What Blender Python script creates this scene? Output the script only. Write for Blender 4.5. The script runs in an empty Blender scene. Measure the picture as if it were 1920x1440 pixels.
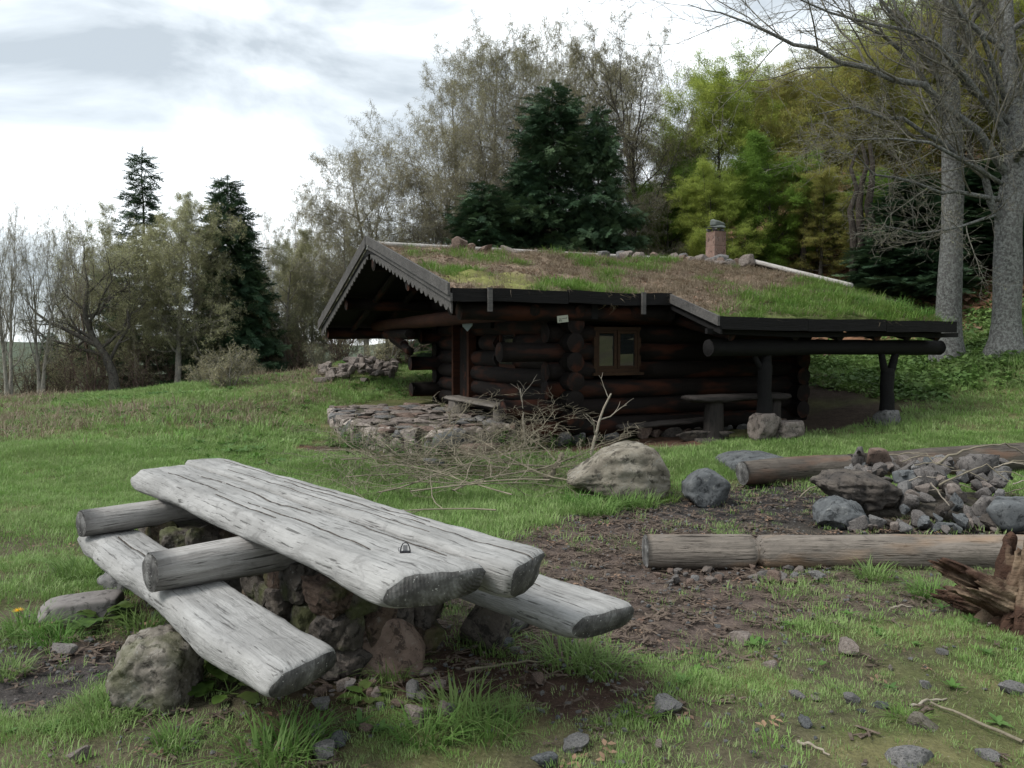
import bpy, math, random
import numpy as np
from mathutils import Vector, Matrix, Euler
R = math.radians
C = bpy.context.scene.collection
SC = bpy.context.scene

# ------------------------------------------------------------------ camera
FPX, CAMH = 1478.0, 1.6
PITCH = math.atan(75 / FPX)
cd = bpy.data.cameras.new('camera'); cam = bpy.data.objects.new('camera', cd); C.objects.link(cam)
cam.location = (0, 0, CAMH); cam.rotation_euler = (math.pi / 2 - PITCH, 0, 0)
cd.sensor_width = 36; cd.lens = 36 * FPX / 1920; cd.clip_start = .05; cd.clip_end = 3000
SC.camera = cam

# ------------------------------------------------------------------ world, sun, exposure
SUN_EL, SUN_AZ = R(50), R(-112)          # azimuth from +Y towards +X
w = bpy.data.worlds.new('World'); SC.world = w; w.use_nodes = True
nt = w.node_tree; nt.nodes.clear(); L = nt.links.new
out = nt.nodes.new('ShaderNodeOutputWorld'); bgs = nt.nodes.new('ShaderNodeBackground'); bgc = nt.nodes.new('ShaderNodeBackground')
sky = nt.nodes.new('ShaderNodeTexSky'); sky.sky_type = 'NISHITA'; sky.sun_disc = False
sky.sun_elevation = SUN_EL; sky.sun_rotation = SUN_AZ; sky.altitude = 900
bgs.inputs[1].default_value = 0.12; L(sky.outputs[0], bgs.inputs[0])
tc = nt.nodes.new('ShaderNodeTexCoord'); mp = nt.nodes.new('ShaderNodeMapping')
mp.inputs['Scale'].default_value = (1, 1, 2.6); mp.inputs['Location'].default_value = (3.35, 1.1, .42)
L(tc.outputs['Generated'], mp.inputs[0])
n1 = nt.nodes.new('ShaderNodeTexNoise'); n1.inputs['Scale'].default_value = 3.1; n1.inputs['Detail'].default_value = 7
n1.inputs['Roughness'].default_value = .53; n1.inputs['Distortion'].default_value = .35
L(mp.outputs[0], n1.inputs[0])
cr = nt.nodes.new('ShaderNodeValToRGB'); e = cr.color_ramp.elements
e[0].position = .38; e[0].color = (.33, .365, .39, 1); e[1].position = .60; e[1].color = (.86, .90, .92, 1)
m_ = cr.color_ramp.elements.new(.49); m_.color = (.53, .57, .595, 1)
L(n1.outputs[0], cr.inputs[0]); L(cr.outputs[0], bgc.inputs[0]); bgc.inputs[1].default_value = 1.10
mx = nt.nodes.new('ShaderNodeMixShader'); mx.inputs[0].default_value = .90
L(bgs.outputs[0], mx.inputs[1]); L(bgc.outputs[0], mx.inputs[2]); L(mx.outputs[0], out.inputs[0])

ld = bpy.data.lights.new('sun', 'SUN'); ld.energy = 2.1; ld.angle = R(20); ld.color = (1, .965, .92)
lo = bpy.data.objects.new('sun', ld); C.objects.link(lo)
sd = Vector((math.cos(SUN_EL) * math.sin(SUN_AZ), math.cos(SUN_EL) * math.cos(SUN_AZ), math.sin(SUN_EL)))
lo.rotation_euler = sd.to_track_quat('Z', 'Y').to_euler(); lo.location = (-8, 2, 20)
SC.view_settings.view_transform = 'Standard'; SC.view_settings.look = 'None'
SC.view_settings.exposure = 0.84; SC.view_settings.gamma = 1; SC.view_settings.use_curve_mapping = False
SC.cycles.max_bounces = 4; SC.cycles.diffuse_bounces = 3; SC.cycles.glossy_bounces = 2; SC.cycles.transmission_bounces = 3; SC.cycles.transparent_max_bounces = 8

# ------------------------------------------------------------------ numeric helpers
def ray(u, v):
    s, c = math.sin(PITCH), math.cos(PITCH); a, b = u - 960, 720 - v
    return a, FPX * c + b * s, -FPX * s + b * c
def Py(u, v, y):
    d = ray(u, v); k = y / d[1]; return Vector((d[0] * k, y, CAMH + d[2] * k))
def Pz(u, v, z=0.):
    d = ray(u, v); k = (z - CAMH) / d[2]; return Vector((d[0] * k, d[1] * k, z))
def hsh(ix, iy, iz, seed):
    h = (ix.astype(np.int64) * 73856093) ^ (iy.astype(np.int64) * 19349663) ^ (iz.astype(np.int64) * 83492791) ^ (seed * 2654435)
    h = (h ^ (h >> 13)) * 1274126177 & 0x7fffffff
    h = (h ^ (h >> 15)) * 668265263 & 0x7fffffff
    return ((h ^ (h >> 12)) & 0xffffff) / float(0xffffff)
def vn(p, seed=0):
    p = np.asarray(p, float); i = np.floor(p); f = p - i; f = f * f * (3 - 2 * f); i = i.astype(np.int64)
    r = 0
    for a in (0, 1):
        for b in (0, 1):
            for c in (0, 1):
                wt = (f[..., 0] if a else 1 - f[..., 0]) * (f[..., 1] if b else 1 - f[..., 1]) * (f[..., 2] if c else 1 - f[..., 2])
                r = r + wt * hsh(i[..., 0] + a, i[..., 1] + b, i[..., 2] + c, seed)
    return r * 2 - 1
def fbm(p, o=4, seed=0, g=.5):
    p = np.asarray(p, float); a, t, r = 1., 0., 0
    for k in range(o):
        r = r + a * vn(p * 2 ** k + 17.3 * k, seed + k); t += a; a *= g
    return r / t
def xy(x, y, s=1., z=0.):
    x = np.asarray(x, float); return np.stack([x * s, np.asarray(y, float) * s + 0 * x, z + 0 * x], -1)
def sm(t): t = np.clip(t, 0, 1); return t * t * (3 - 2 * t)

def mesh(name, V, F, smooth=True):
    """F: list of int arrays (n,3) or (n,4)"""
    me = bpy.data.meshes.new(name); V = np.asarray(V, np.float32).reshape(-1, 3)
    if isinstance(F, np.ndarray): F = [F]
    F = [np.asarray(f, np.int32) for f in F if len(f)]
    me.vertices.add(len(V)); me.vertices.foreach_set('co', V.ravel())
    nl = sum(f.size for f in F); nf = sum(len(f) for f in F)
    me.loops.add(nl); me.polygons.add(nf)
    me.loops.foreach_set('vertex_index', np.concatenate([f.ravel() for f in F]))
    tot = np.concatenate([np.full(len(f), f.shape[1]) for f in F]); st = np.concatenate([[0], np.cumsum(tot)[:-1]])
    me.polygons.foreach_set('loop_start', st.astype(np.int32))
    me.update(calc_edges=True); me.validate()
    me.polygons.foreach_set('use_smooth', np.full(len(me.polygons), smooth)); me.update()
    return me
def join(parts):
    Vs, Fs, n = [], [], 0
    for V, F in parts:
        V = np.asarray(V, float).reshape(-1, 3)
        if isinstance(F, np.ndarray): F = [F]
        Vs.append(V); Fs += [np.asarray(f) + n for f in F]; n += len(V)
    return np.concatenate(Vs), Fs
def obj(name, me, mat=None, parent=None, loc=(0, 0, 0), rot=(0, 0, 0), scl=(1, 1, 1), kind=None, label=None, cat=None, group=None, link=True):
    o = bpy.data.objects.new(name, me)
    if link: C.objects.link(o)
    if mat is not None and me is not None and len(me.materials) == 0: me.materials.append(mat)
    o.location = loc; o.rotation_euler = rot; o.scale = scl
    if parent is not None: o.parent = parent
    if kind: o['kind'] = kind
    if label: o['label'] = label
    if cat: o['category'] = cat
    if group: o['group'] = group
    return o
def empty(name, label, cat, loc, rz=0, group=None):
    return obj(name, None, loc=loc, rot=(0, 0, rz), label=label, cat=cat, group=group)
def copy_tree(root, loc, rz, scl=1., label=None, name=None):
    def cp(o, p):
        c = o.copy(); C.objects.link(c); c.parent = p
        for k in list(o.children): cp(k, c)
        return c
    r = cp(root, None); r.location = loc; r.rotation_euler = (0, 0, rz)
    r.scale = (scl,) * 3 if not hasattr(scl, '__len__') else scl
    if label: r['label'] = label
    return r
def bxm(x0, x1, y0, y1, z0, z1):
    V = [(x0, y0, z0), (x1, y0, z0), (x1, y1, z0), (x0, y1, z0), (x0, y0, z1), (x1, y0, z1), (x1, y1, z1), (x0, y1, z1)]
    return np.array(V, float), np.array([(0, 3, 2, 1), (4, 5, 6, 7), (0, 1, 5, 4), (1, 2, 6, 5), (2, 3, 7, 6), (3, 0, 4, 7)])

# ------------------------------------------------------------------ materials
def newmat(name):
    m = bpy.data.materials.new(name); m.use_nodes = True; t = m.node_tree; t.nodes.clear()
    o = t.nodes.new('ShaderNodeOutputMaterial'); return m, t, o
class G:
    def __init__(s, name): s.m, s.t, s.o = newmat(name)
    def n(s, typ, ins={}, **kw):
        x = s.t.nodes.new('ShaderNode' + typ)
        for k, v in kw.items(): setattr(x, k, v)
        for k, v in ins.items():
            if isinstance(v, bpy.types.NodeSocket): s.t.links.new(v, x.inputs[k])
            else: x.inputs[k].default_value = v
        return x
    def noise(s, co, scale, det=4, rough=.55, dist=0.):
        return s.n('TexNoise', {'Vector': co, 'Scale': scale, 'Detail': det, 'Roughness': rough, 'Distortion': dist}).outputs[0]
    def map(s, co, scale=(1, 1, 1), loc=(0, 0, 0)): return s.n('Mapping', {'Vector': co, 'Scale': scale, 'Location': loc}).outputs[0]
    def ramp(s, f, stops):
        r = s.n('ValToRGB', {0: f}); e = r.color_ramp.elements
        e[0].position, e[0].color = stops[0][0], (*stops[0][1], 1); e[1].position, e[1].color = stops[-1][0], (*stops[-1][1], 1)
        for p, c in stops[1:-1]: k = e.new(p); k.color = (*c, 1)
        return r.outputs[0]
    def fr(s, f, a, b, lo=0., hi=1.):
        return s.n('MapRange', {0: f, 1: a, 2: b, 3: lo, 4: hi}).outputs[0]
    def mix(s, f, a, b, mode='MIX'):
        x = s.t.nodes.new('ShaderNodeMix'); x.data_type = 'RGBA'; x.blend_type = mode
        for i, v in ((0, f), (6, a), (7, b)):
            if isinstance(v, bpy.types.NodeSocket): s.t.links.new(v, x.inputs[i])
            else: x.inputs[i].default_value = v if i == 0 else (*v, 1)
        return x.outputs[2]
    def math(s, op, a, b=0.): return s.n('Math', {0: a, 1: b}, operation=op).outputs[0]
    def bump(s, h, st, d=.02): return s.n('Bump', {'Height': h, 'Strength': st, 'Distance': d}).outputs[0]
    def bsdf(s, col, rough=.85, spec=.25, nrm=None):
        b = s.n('BsdfPrincipled', {'Base Color': col if isinstance(col, bpy.types.NodeSocket) else (*col, 1), 'Roughness': rough, 'Specular IOR Level': spec})
        if nrm is not None: s.t.links.new(nrm, b.inputs['Normal'])
        s.t.links.new(b.outputs[0], s.o.inputs[0]); return s.m
def oc(g): return g.n('TexCoord').outputs['Object']
def rnd(g): return g.n('ObjectInfo').outputs['Random']

def m_wood(name, c1, c2, dark, crack=.5, bump=.6, red=None, scale=1., ends=True, green=None):
    g = G(name); o = g.n('TexCoord').outputs['Object']
    off = g.n('VectorMath', {0: o, 1: g.n('CombineXYZ', {0: g.math('MULTIPLY', rnd(g), 37.), 1: 0., 2: 0.}).outputs[0]}, operation='ADD').outputs[0]
    st = g.map(off, (1.2 * scale, 14 * scale, 14 * scale)); st2 = g.map(off, (2.2 * scale, 42 * scale, 42 * scale))
    a = g.noise(st, 1.6, 6, .62, .4); b = g.noise(st2, 1.6, 5, .6, .3); c = g.noise(off, 2.6 * scale, 5, .6)
    chop = g.noise(g.map(off, (9, 16, 16)), 1.2, 4, .6, .8)
    col = g.ramp(a, [(.30, c2), (.55, c1), (.75, tuple(min(1, k * 1.18) for k in c1))])
    col = g.mix(g.fr(c, .40, .68, 0, .75), col, c2)
    col = g.mix(g.fr(chop, .54, .72, 0, .38), col, dark)
    ck = g.fr(b, .35, .41, 1, 0)
    col = g.mix(g.math('MULTIPLY', ck, crack), col, dark)
    if red:
        rr = g.noise(g.map(off, (1.2, 4, 4)), 1.1, 3, .5)
        col = g.mix(g.fr(rr, .52, .66, 0, red[1]), col, red[0])
    if green:
        rr = g.noise(off, 5., 4, .6); col = g.mix(g.fr(rr, .56, .68, 0, green[1]), col, green[0])
    h = g.math('ADD', g.math('ADD', g.math('MULTIPLY', a, .6), g.math('MULTIPLY', b, .5)), g.math('MULTIPLY', chop, .4))
    return g.bsdf(col, .82, .2, g.bump(h, bump, .02))
WOOD_TABLE = m_wood('weathered_grey_wood', (0.2970, 0.2941, 0.2845), (0.1856, 0.1838, 0.1764), (0.0445, 0.0427, 0.0396), .8, .75)
def m_end():
    g = G('end_grain'); o = oc(g)
    w_ = g.n('TexWave', {'Vector': g.map(o, (.0, 1, 1)), 'Scale': 22., 'Distortion': 3.5, 'Detail': 3.}, wave_type='RINGS').outputs[1]
    c = g.noise(o, 11, 6, .65); col = g.ramp(c, [(.33, (.035, .034, .034)), (.52, (.10, .098, .094)), (.68, (.22, .22, .215))])
    col = g.mix(g.math('MULTIPLY', w_, .14), col, (.03, .03, .03))
    sp = g.noise(o, 75, 2, .5); col = g.mix(g.fr(sp, .68, .72), col, (.4, .4, .38))
    return g.bsdf(col, .9, .15, g.bump(g.math('ADD', c, g.math('MULTIPLY', w_, .1)), .8, .02))
END = m_end()
g = G('crack_shade_and_dirt'); CRACK = g.bsdf(g.ramp(g.noise(oc(g), 30, 4), [(.35, (.035, .031, .028)), (.65, (.10, .09, .078))]), .95, .1)  # crack faces: shade of the groove put into the colour, along with dirt
WOOD_LOG = m_wood('grey_brown_log', (0.1836, 0.1598, 0.1360), (0.1088, 0.0952, 0.0816), (0.0238, 0.0190, 0.0150), .9, .9, red=((.30, .19, .11), .5))
WOOD_LOGD = m_wood('dark_fallen_log', (0.1008, 0.0864, 0.0720), (0.0540, 0.0461, 0.0389), (0.0115, 0.0094, 0.0079), .9, .9, red=((.17, .09, .055), .5))
WOOD_SUP = m_wood('support_log_wood', (0.3168, 0.3062, 0.2904), (0.1690, 0.1584, 0.1478), (0.0422, 0.0390, 0.0358), .9, .8)
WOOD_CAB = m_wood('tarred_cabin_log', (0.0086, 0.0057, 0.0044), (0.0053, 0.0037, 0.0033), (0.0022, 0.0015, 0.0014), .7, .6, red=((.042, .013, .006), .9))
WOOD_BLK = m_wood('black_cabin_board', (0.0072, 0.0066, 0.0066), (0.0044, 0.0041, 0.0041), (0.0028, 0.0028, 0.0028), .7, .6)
WOOD_BRG = m_wood('grey_barge_board', (0.0906, 0.0855, 0.0812), (0.0508, 0.0486, 0.0464), (0.0145, 0.0138, 0.0130), .8, .6)
WOOD_RED = m_wood('orange_brown_timber', (0.0400, 0.0136, 0.0056), (0.0200, 0.0072, 0.0036), (0.0048, 0.0028, 0.0016), .7, .5)
WOOD_WIN = m_wood('window_timber', (0.0360, 0.0192, 0.0096), (0.0210, 0.0114, 0.0066), (0.0180, 0.0090, 0.0060), .6, .3)
WOOD_PALE = m_wood('pale_bleached_pole', (0.3600, 0.3456, 0.3240), (0.2376, 0.2232, 0.2016), (0.0576, 0.0504, 0.0432), .9, .7)
WOOD_BENCH = m_wood('cabin_bench_wood', (0.1440, 0.1290, 0.1140), (0.0780, 0.0690, 0.0600), (0.0180, 0.0162, 0.0144), .8, .7)
WOOD_DBENCH = m_wood('dark_bench_wood', (0.0330, 0.0282, 0.0252), (0.0180, 0.0156, 0.0144), (0.0048, 0.0042, 0.0042), .8, .7)
WOOD_ROT = m_wood('rotten_red_wood', (0.0788, 0.0435, 0.0285), (0.0413, 0.0225, 0.0158), (0.0105, 0.0067, 0.0053), .9, 1.0, red=((.33, .25, .17), .7), scale=1.4)
WOOD_CHIP = m_wood('chip_wood', (0.1276, 0.0986, 0.0754), (0.0638, 0.0464, 0.0377), (0.0174, 0.0116, 0.0104), .5, .3, scale=3)
TWIG = m_wood('dead_twig_bark', (0.2100, 0.1850, 0.1350), (0.1250, 0.1100, 0.0780), (0.0400, 0.0340, 0.0260), .4, .3, scale=2)
TWIGP = m_wood('pale_twig_bark', (0.3040, 0.2720, 0.2240), (0.2080, 0.1760, 0.1360), (0.0800, 0.0640, 0.0560), .4, .3, scale=2)

def m_rock(name, c1, c2, c3, bump=.8, lich=.5, sc=1., moss=0.):
    g = G(name); o = oc(g); r = rnd(g)
    off = g.n('VectorMath', {0: o, 1: g.n('CombineXYZ', {0: g.math('MULTIPLY', r, 31.), 1: g.math('MULTIPLY', r, 17.), 2: 0.}).outputs[0]}, operation='ADD').outputs[0]
    a = g.noise(off, 3.5 * sc, 6, .6, .3); b = g.noise(off, 16 * sc, 6, .68); c = g.noise(off, 1.6 * sc, 3, .5)
    col = g.ramp(a, [(.33, c2), (.52, c1), (.72, c3)])
    col = g.mix(g.fr(r, 0, 1, 0, .5), col, tuple(k * .62 for k in c1))
    col = g.mix(g.fr(b, .30, .44, .55, 0), col, tuple(k * .35 for k in c2))
    col = g.mix(g.fr(g.noise(off, 9 * sc, 4, .7), .60, .66, 0, lich), col, (.28, .285, .265)); col = g.mix(g.fr(g.noise(off, 6 * sc, 6, .75, .6), .40, .47, .8, 0), col, tuple(k * .3 for k in c2))
    if moss: col = g.mix(g.fr(c, .5, .62, 0, moss), col, (.07, .085, .025))
    h = g.math('ADD', g.math('MULTIPLY', a, .8), g.math('MULTIPLY', b, .45))
    return g.bsdf(col, .9, .2, g.bump(h, bump, .03 / sc))
ROCK_GREY = m_rock('grey_stone', (0.1482, 0.1443, 0.1404), (0.0858, 0.0858, 0.0858), (0.2106, 0.2028, 0.1950), sc=3)
ROCK_BLUE = m_rock('blue_grey_stone', (0.1073, 0.1147, 0.1184), (0.0592, 0.0644, 0.0681), (0.1628, 0.1680, 0.1687), lich=.35, sc=2)
ROCK_TAN = m_rock('tan_boulder_stone', (0.1885, 0.1700, 0.1358), (0.1001, 0.0880, 0.0695), (0.2474, 0.2307, 0.1958), 1.1, .3, sc=1.6)
ROCK_PIT = m_rock('pitted_lichen_stone', (0.1800, 0.1620, 0.1368), (0.0720, 0.0634, 0.0518), (0.2880, 0.2700, 0.2376), 1.3, .6, sc=3.2, moss=.35)
ROCK_DARK = m_rock('dark_brown_stone', (0.0840, 0.0720, 0.0624), (0.0360, 0.0336, 0.0320), (0.1360, 0.1200, 0.1000), 1.2, .1, sc=2.2)
ROCK_RED = m_rock('reddish_stone', (0.1591, 0.1147, 0.0925), (0.0962, 0.0703, 0.0577), (0.2072, 0.1591, 0.1332), .9, .25, sc=3)
ROCK_SLAB = m_rock('smooth_mauve_stone', (0.1887, 0.1739, 0.1665), (0.1480, 0.1369, 0.1295), (0.2220, 0.2072, 0.1961), .35, .1, sc=2)
ROCK_RUBBLE = m_rock('terrace_stone', (0.1914, 0.1617, 0.1419), (0.1122, 0.0957, 0.0858), (0.2508, 0.2211, 0.1980), .9, .35, sc=3)
ROCK_FIRE = m_rock('fire_ring_stone', (0.1295, 0.1184, 0.1110), (0.0629, 0.0592, 0.0577), (0.1924, 0.1776, 0.1665), .8, .2, sc=4)
ROCK_BASE = m_rock('masonry_stone', (0.0702, 0.0614, 0.0520), (0.0364, 0.0312, 0.0260), (0.1040, 0.0936, 0.0806), 1.2, .35, sc=3, moss=.5)
ROCK_BASE2 = m_rock('masonry_reddish_stone', (0.0780, 0.0546, 0.0416), (0.0442, 0.0322, 0.0260), (0.1040, 0.0806, 0.0650), 1., .2, sc=3, moss=.4)
MORTAR = m_rock('mortar_and_earth', (0.0880, 0.0770, 0.0633), (0.0440, 0.0385, 0.0303), (0.1430, 0.1320, 0.1100), 1., .2, sc=4, moss=.4)
CONC = m_rock('chimney_block_stone', (0.2100, 0.1365, 0.1085), (0.1470, 0.0980, 0.0805), (0.2590, 0.1890, 0.1610), .4, .35, sc=1.6)

def m_ground():
    g = G('ground_earth'); p = g.n('NewGeometry').outputs['Position']
    col = g.n('Attribute', attribute_name='soil').outputs['Color']
    a = g.noise(p, 9, 6, .65); b = g.noise(p, 55, 5, .7); c = g.noise(p, 1.3, 4, .6)
    f = g.math('ADD', g.math('MULTIPLY', a, .9), g.math('MULTIPLY', b, 1.1))
    k = g.n('MapRange', {0: f, 1: .62, 2: 1.4, 3: .45, 4: 1.65}).outputs[0]
    cc = g.n('CombineXYZ', {0: k, 1: k, 2: k}).outputs[0]
    col = g.mix(1., col, cc, 'MULTIPLY')
    sp = g.noise(p, 120, 2, .5); col = g.mix(g.fr(sp, .66, .70, 0, .6), col, (.24, .21, .18))
    return g.bsdf(col, .95, .12, g.bump(f, .9, .02))
GROUND = m_ground()
def m_leaf(name, c1, c2, c3=None, trans=.35, sc=.8, spread=.5, rough=.6):
    g = G(name); p = g.n('NewGeometry').outputs['Position']; r = rnd(g)
    a = g.noise(p, sc, 3, .6)
    col = g.mix(g.fr(a, .38, .62), c1, c2)
    col = g.mix(g.fr(r, 0, 1, 0, spread), col, c3 or tuple(k * .5 for k in c1))
    d = g.n('BsdfPrincipled', {'Base Color': col, 'Roughness': rough, 'Specular IOR Level': .25})
    t = g.n('BsdfTranslucent', {'Color': col}); m = g.n('MixShader', {0: trans, 1: d.outputs[0], 2: t.outputs[0]})
    g.t.links.new(m.outputs[0], g.o.inputs[0]); return g.m
GRASS = m_leaf('lawn_grass', (0.1475, 0.2863, 0.0564), (0.1843, 0.3088, 0.0805), (0.2580, 0.3088, 0.1448), .3, .9, .8)
GRASS_L = m_leaf('long_grass', (0.0793, 0.1822, 0.0334), (0.1082, 0.2201, 0.0455), (0.1731, 0.2277, 0.0835), .35, 1.5, .7)
GRASS_Y = m_leaf('bright_turf_grass', (0.1113, 0.2096, 0.0339), (0.0835, 0.1842, 0.0315), (0.1781, 0.2287, 0.0665), .35, 2.2, .7)
STRAW = m_leaf('dry_straw', (0.3060, 0.2498, 0.1684), (0.2244, 0.1836, 0.1274), (0.1326, 0.1020, 0.0714), .25, 2, .9)
LITTER = m_leaf('dry_leaf_litter', (.30, .19, .12), (.22, .145, .10), (.12, .075, .055), .2, 3, .9)
BROADL = m_leaf('broad_weed_leaf', (0.0859, 0.1785, 0.0330), (0.1125, 0.2049, 0.0529), (0.0661, 0.1323, 0.0397), .35, 5, .8)
DOCK = m_leaf('dock_leaf', (.085, .155, .028), (.055, .105, .025), (.10, .125, .04), .4, 9, .7)
IVY = m_leaf('bank_leaf', (0.0966, 0.1794, 0.0414), (0.1518, 0.2346, 0.0620), (0.0620, 0.1104, 0.0344), .3, 1.1, .8)
NEEDLE = m_leaf('fir_needles', (.050, .098, .048), (.075, .12, .052), (.028, .058, .034), .12, .6, .9)
BUD = m_leaf('pale_spring_bud', (0.3696, 0.3472, 0.2128), (0.3024, 0.3024, 0.1680), (0.2016, 0.1792, 0.1120), .35, .25, .9)
BUDG = m_leaf('grey_green_bud', (0.4140, 0.4223, 0.2300), (0.3335, 0.3519, 0.1840), (0.2185, 0.2111, 0.1265), .4, .3, .9)
BEECHY = m_leaf('yellow_green_beech_leaf', (0.4250, 0.4635, 0.1063), (0.3250, 0.3991, 0.0875), (0.1875, 0.2575, 0.0625), .5, .35, .7)
BEECHG = m_leaf('fresh_green_leaf', (0.2090, 0.3300, 0.0550), (0.1650, 0.2750, 0.0495), (0.0990, 0.1650, 0.0385), .5, .4, .7)
BEECHB = m_leaf('bronze_green_leaf', (0.3420, 0.3629, 0.1020), (0.2964, 0.3629, 0.0900), (0.2508, 0.1750, 0.0720), .45, .3, .8)
YELLOW = m_leaf('dandelion_yellow', (.85, .52, .01), (.9, .58, .015), (.8, .42, .01), .2, 9, .4)
MOSS = m_leaf('yellow_moss', (.24, .235, .07), (.16, .18, .05), (.3, .28, .12), .1, 6, .6)

def m_bark(name, c1, c2, lich, lf, sc=1.):
    g = G(name); p = g.n('NewGeometry').outputs['Position']
    a = g.noise(g.map(p, (1, 1, .35)), 14 * sc, 6, .65, .4); b = g.noise(p, 9 * sc, 5, .7); c = g.noise(p, 2.2, 3, .5)
    col = g.ramp(a, [(.35, c2), (.6, c1)])
    col = g.mix(g.fr(b, .47, .56, 0, lf), col, lich)
    col = g.mix(g.fr(g.noise(p, 22 * sc, 3, .6), .58, .64, 0, .75), col, tuple(k * .4 for k in c2))
    return g.bsdf(col, .92, .15, g.bump(g.math('ADD', a, g.math('MULTIPLY', b, .6)), .9, .03))
BARK_LICH = m_bark('lichen_grey_bark', (0.1283, 0.1265, 0.1197), (0.0599, 0.0599, 0.0564), (0.2009, 0.2094, 0.1966), .8, 2.2)
BARK_TWIG = m_bark('near_twig_bark', (0.1710, 0.1575, 0.1260), (0.0990, 0.0900, 0.0720), (0.1980, 0.1980, 0.1710), .6)
BARK_DARK = m_bark('dark_wet_bark', (.085, .075, .065), (.04, .036, .032), (.12, .12, .10), .35)
BARK_BLACK = m_bark('dark_brown_trunk_bark', (.045, .036, .03), (.02, .017, .015), (.07, .07, .055), .3)
BARK_MID = m_bark('grey_brown_bark', (.25, .23, .195), (.14, .13, .11), (.19, .19, .165), .5)
BARK_RED = m_bark('reddish_birch_twig', (.13, .085, .07), (.08, .052, .045), (.2, .17, .15), .4)
def m_plain(name, col, rough=.5, spec=.5, metal=0.):
    g = G(name); g.bsdf(g.mix(g.fr(g.noise(oc(g), 14, 3), .3, .7, 0, .35), col, tuple(k * .6 for k in col)), rough, spec)
    [x for x in g.t.nodes if x.type == 'BSDF_PRINCIPLED'][0].inputs['Metallic'].default_value = metal; return g.m
METAL = m_plain('dull_metal', (.30, .30, .31), .35, .5, .9)
METALD = m_plain('dark_metal', (.05, .05, .055), .4, .5, .8)
SIGNP = m_plain('sign_plate_pale', (.34, .35, .28), .6, .3)
SIGNI = m_plain('sign_ink', (.02, .02, .018), .6, .3)
ROCK_WALL = m_rock('terrace_wall_stone', (.30, .26, .23), (.19, .165, .145), (.38, .34, .30), .9, .35, sc=3)
SLATE = m_plain('dark_green_slate', (.12, .135, .125), .6, .3)
CURT = m_plain('pale_room_cloth', (.14, .15, .14), .9, .1)
g = G('window_glass'); g.bsdf((.012, .014, .014), .03, 1.4); GLASS = g.m

# ------------------------------------------------------------------ terrain
CP = [(-12, -8, -.1), (0, -8, .05), (10, -8, .3), (-8, 0, -.1), (-4, 1, 0), (0, 1, 0), (4, 1, 0), (9, 2, .25), (-3, 3, 0), (0, 3, 0), (3, 3, 0),
      (-6, 6, 0), (-3, 6, 0), (0, 6, 0), (3, 6, 0), (6, 6, .05), (10, 7, .3), (-9, 9, .02), (-5, 9, .03), (-2, 9, .02), (1, 8.5, 0), (3.5, 8.5, 0), (6.3, 9.5, .05),
      (-3.2, 13.2, .10), (-1.5, 11.2, .05), (0, 10.8, .06), (.8, 11.2, .12), (2.2, 11.8, .18), (3.6, 11.2, .2), (4.6, 12.8, .25), (5.8, 12.1, .36), (7.6, 11.7, .33), (9.5, 11, .5),
      (8, 13.2, .72), (6.5, 14.5, .8), (8.8, 15.8, 1.2), (9.4, 14.8, 1.42), (11, 15, 1.7), (12, 12, 1.3),
      (-6.3, 10.8, .12), (-6.3, 14.2, .32), (-9.5, 14, .15), (-13, 14, .0), (-8, 21, .53), (-11, 19, .31), (-13, 19, .22), (-6, 22, .78), (-4.8, 22, 1.08), (-3.2, 18, .62), (-2, 15.5, .28),
      (-18, 19, -.3), (-12, 27, -1.0), (-8, 28, -.2), (-15, 34, -3.2), (-9, 36, -1.2), (-4, 30, 1.3), (-25, 42, -8), (-40, 40, -12), (-45, 15, -8), (-40, 80, -17), (-10, 80, -15), (-60, 120, -20), (-80, 50, -18),
      (2, 16, .6), (6, 19, 1.4), (2, 22, 1.3), (8, 24, 3.2), (12, 26, 4.6), (14, 19, 3.4), (20, 26, 7), (18, 18, 4.4), (20, 10, 3), (3, 30, 2.2), (9, 34, 5.6), (20, 40, 11), (2, 42, 2.8), (30, 30, 12), (35, 55, 18), (10, 60, 8), (45, 20, 13), (60, 70, 22)]
CP = np.array(CP, float)
def tps(r2): return np.where(r2 > 1e-12, r2 * np.log(np.maximum(r2, 1e-12)), 0) * .5
def _fit():
    n = len(CP); X = CP[:, :2] / 10; K = tps(((X[:, None] - X[None]) ** 2).sum(-1)) + np.eye(n) * .004
    P = np.c_[np.ones(n), X]; A = np.block([[K, P], [P.T, np.zeros((3, 3))]])
    return np.linalg.solve(A, np.r_[CP[:, 2], 0, 0, 0])
TW = _fit()
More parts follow.
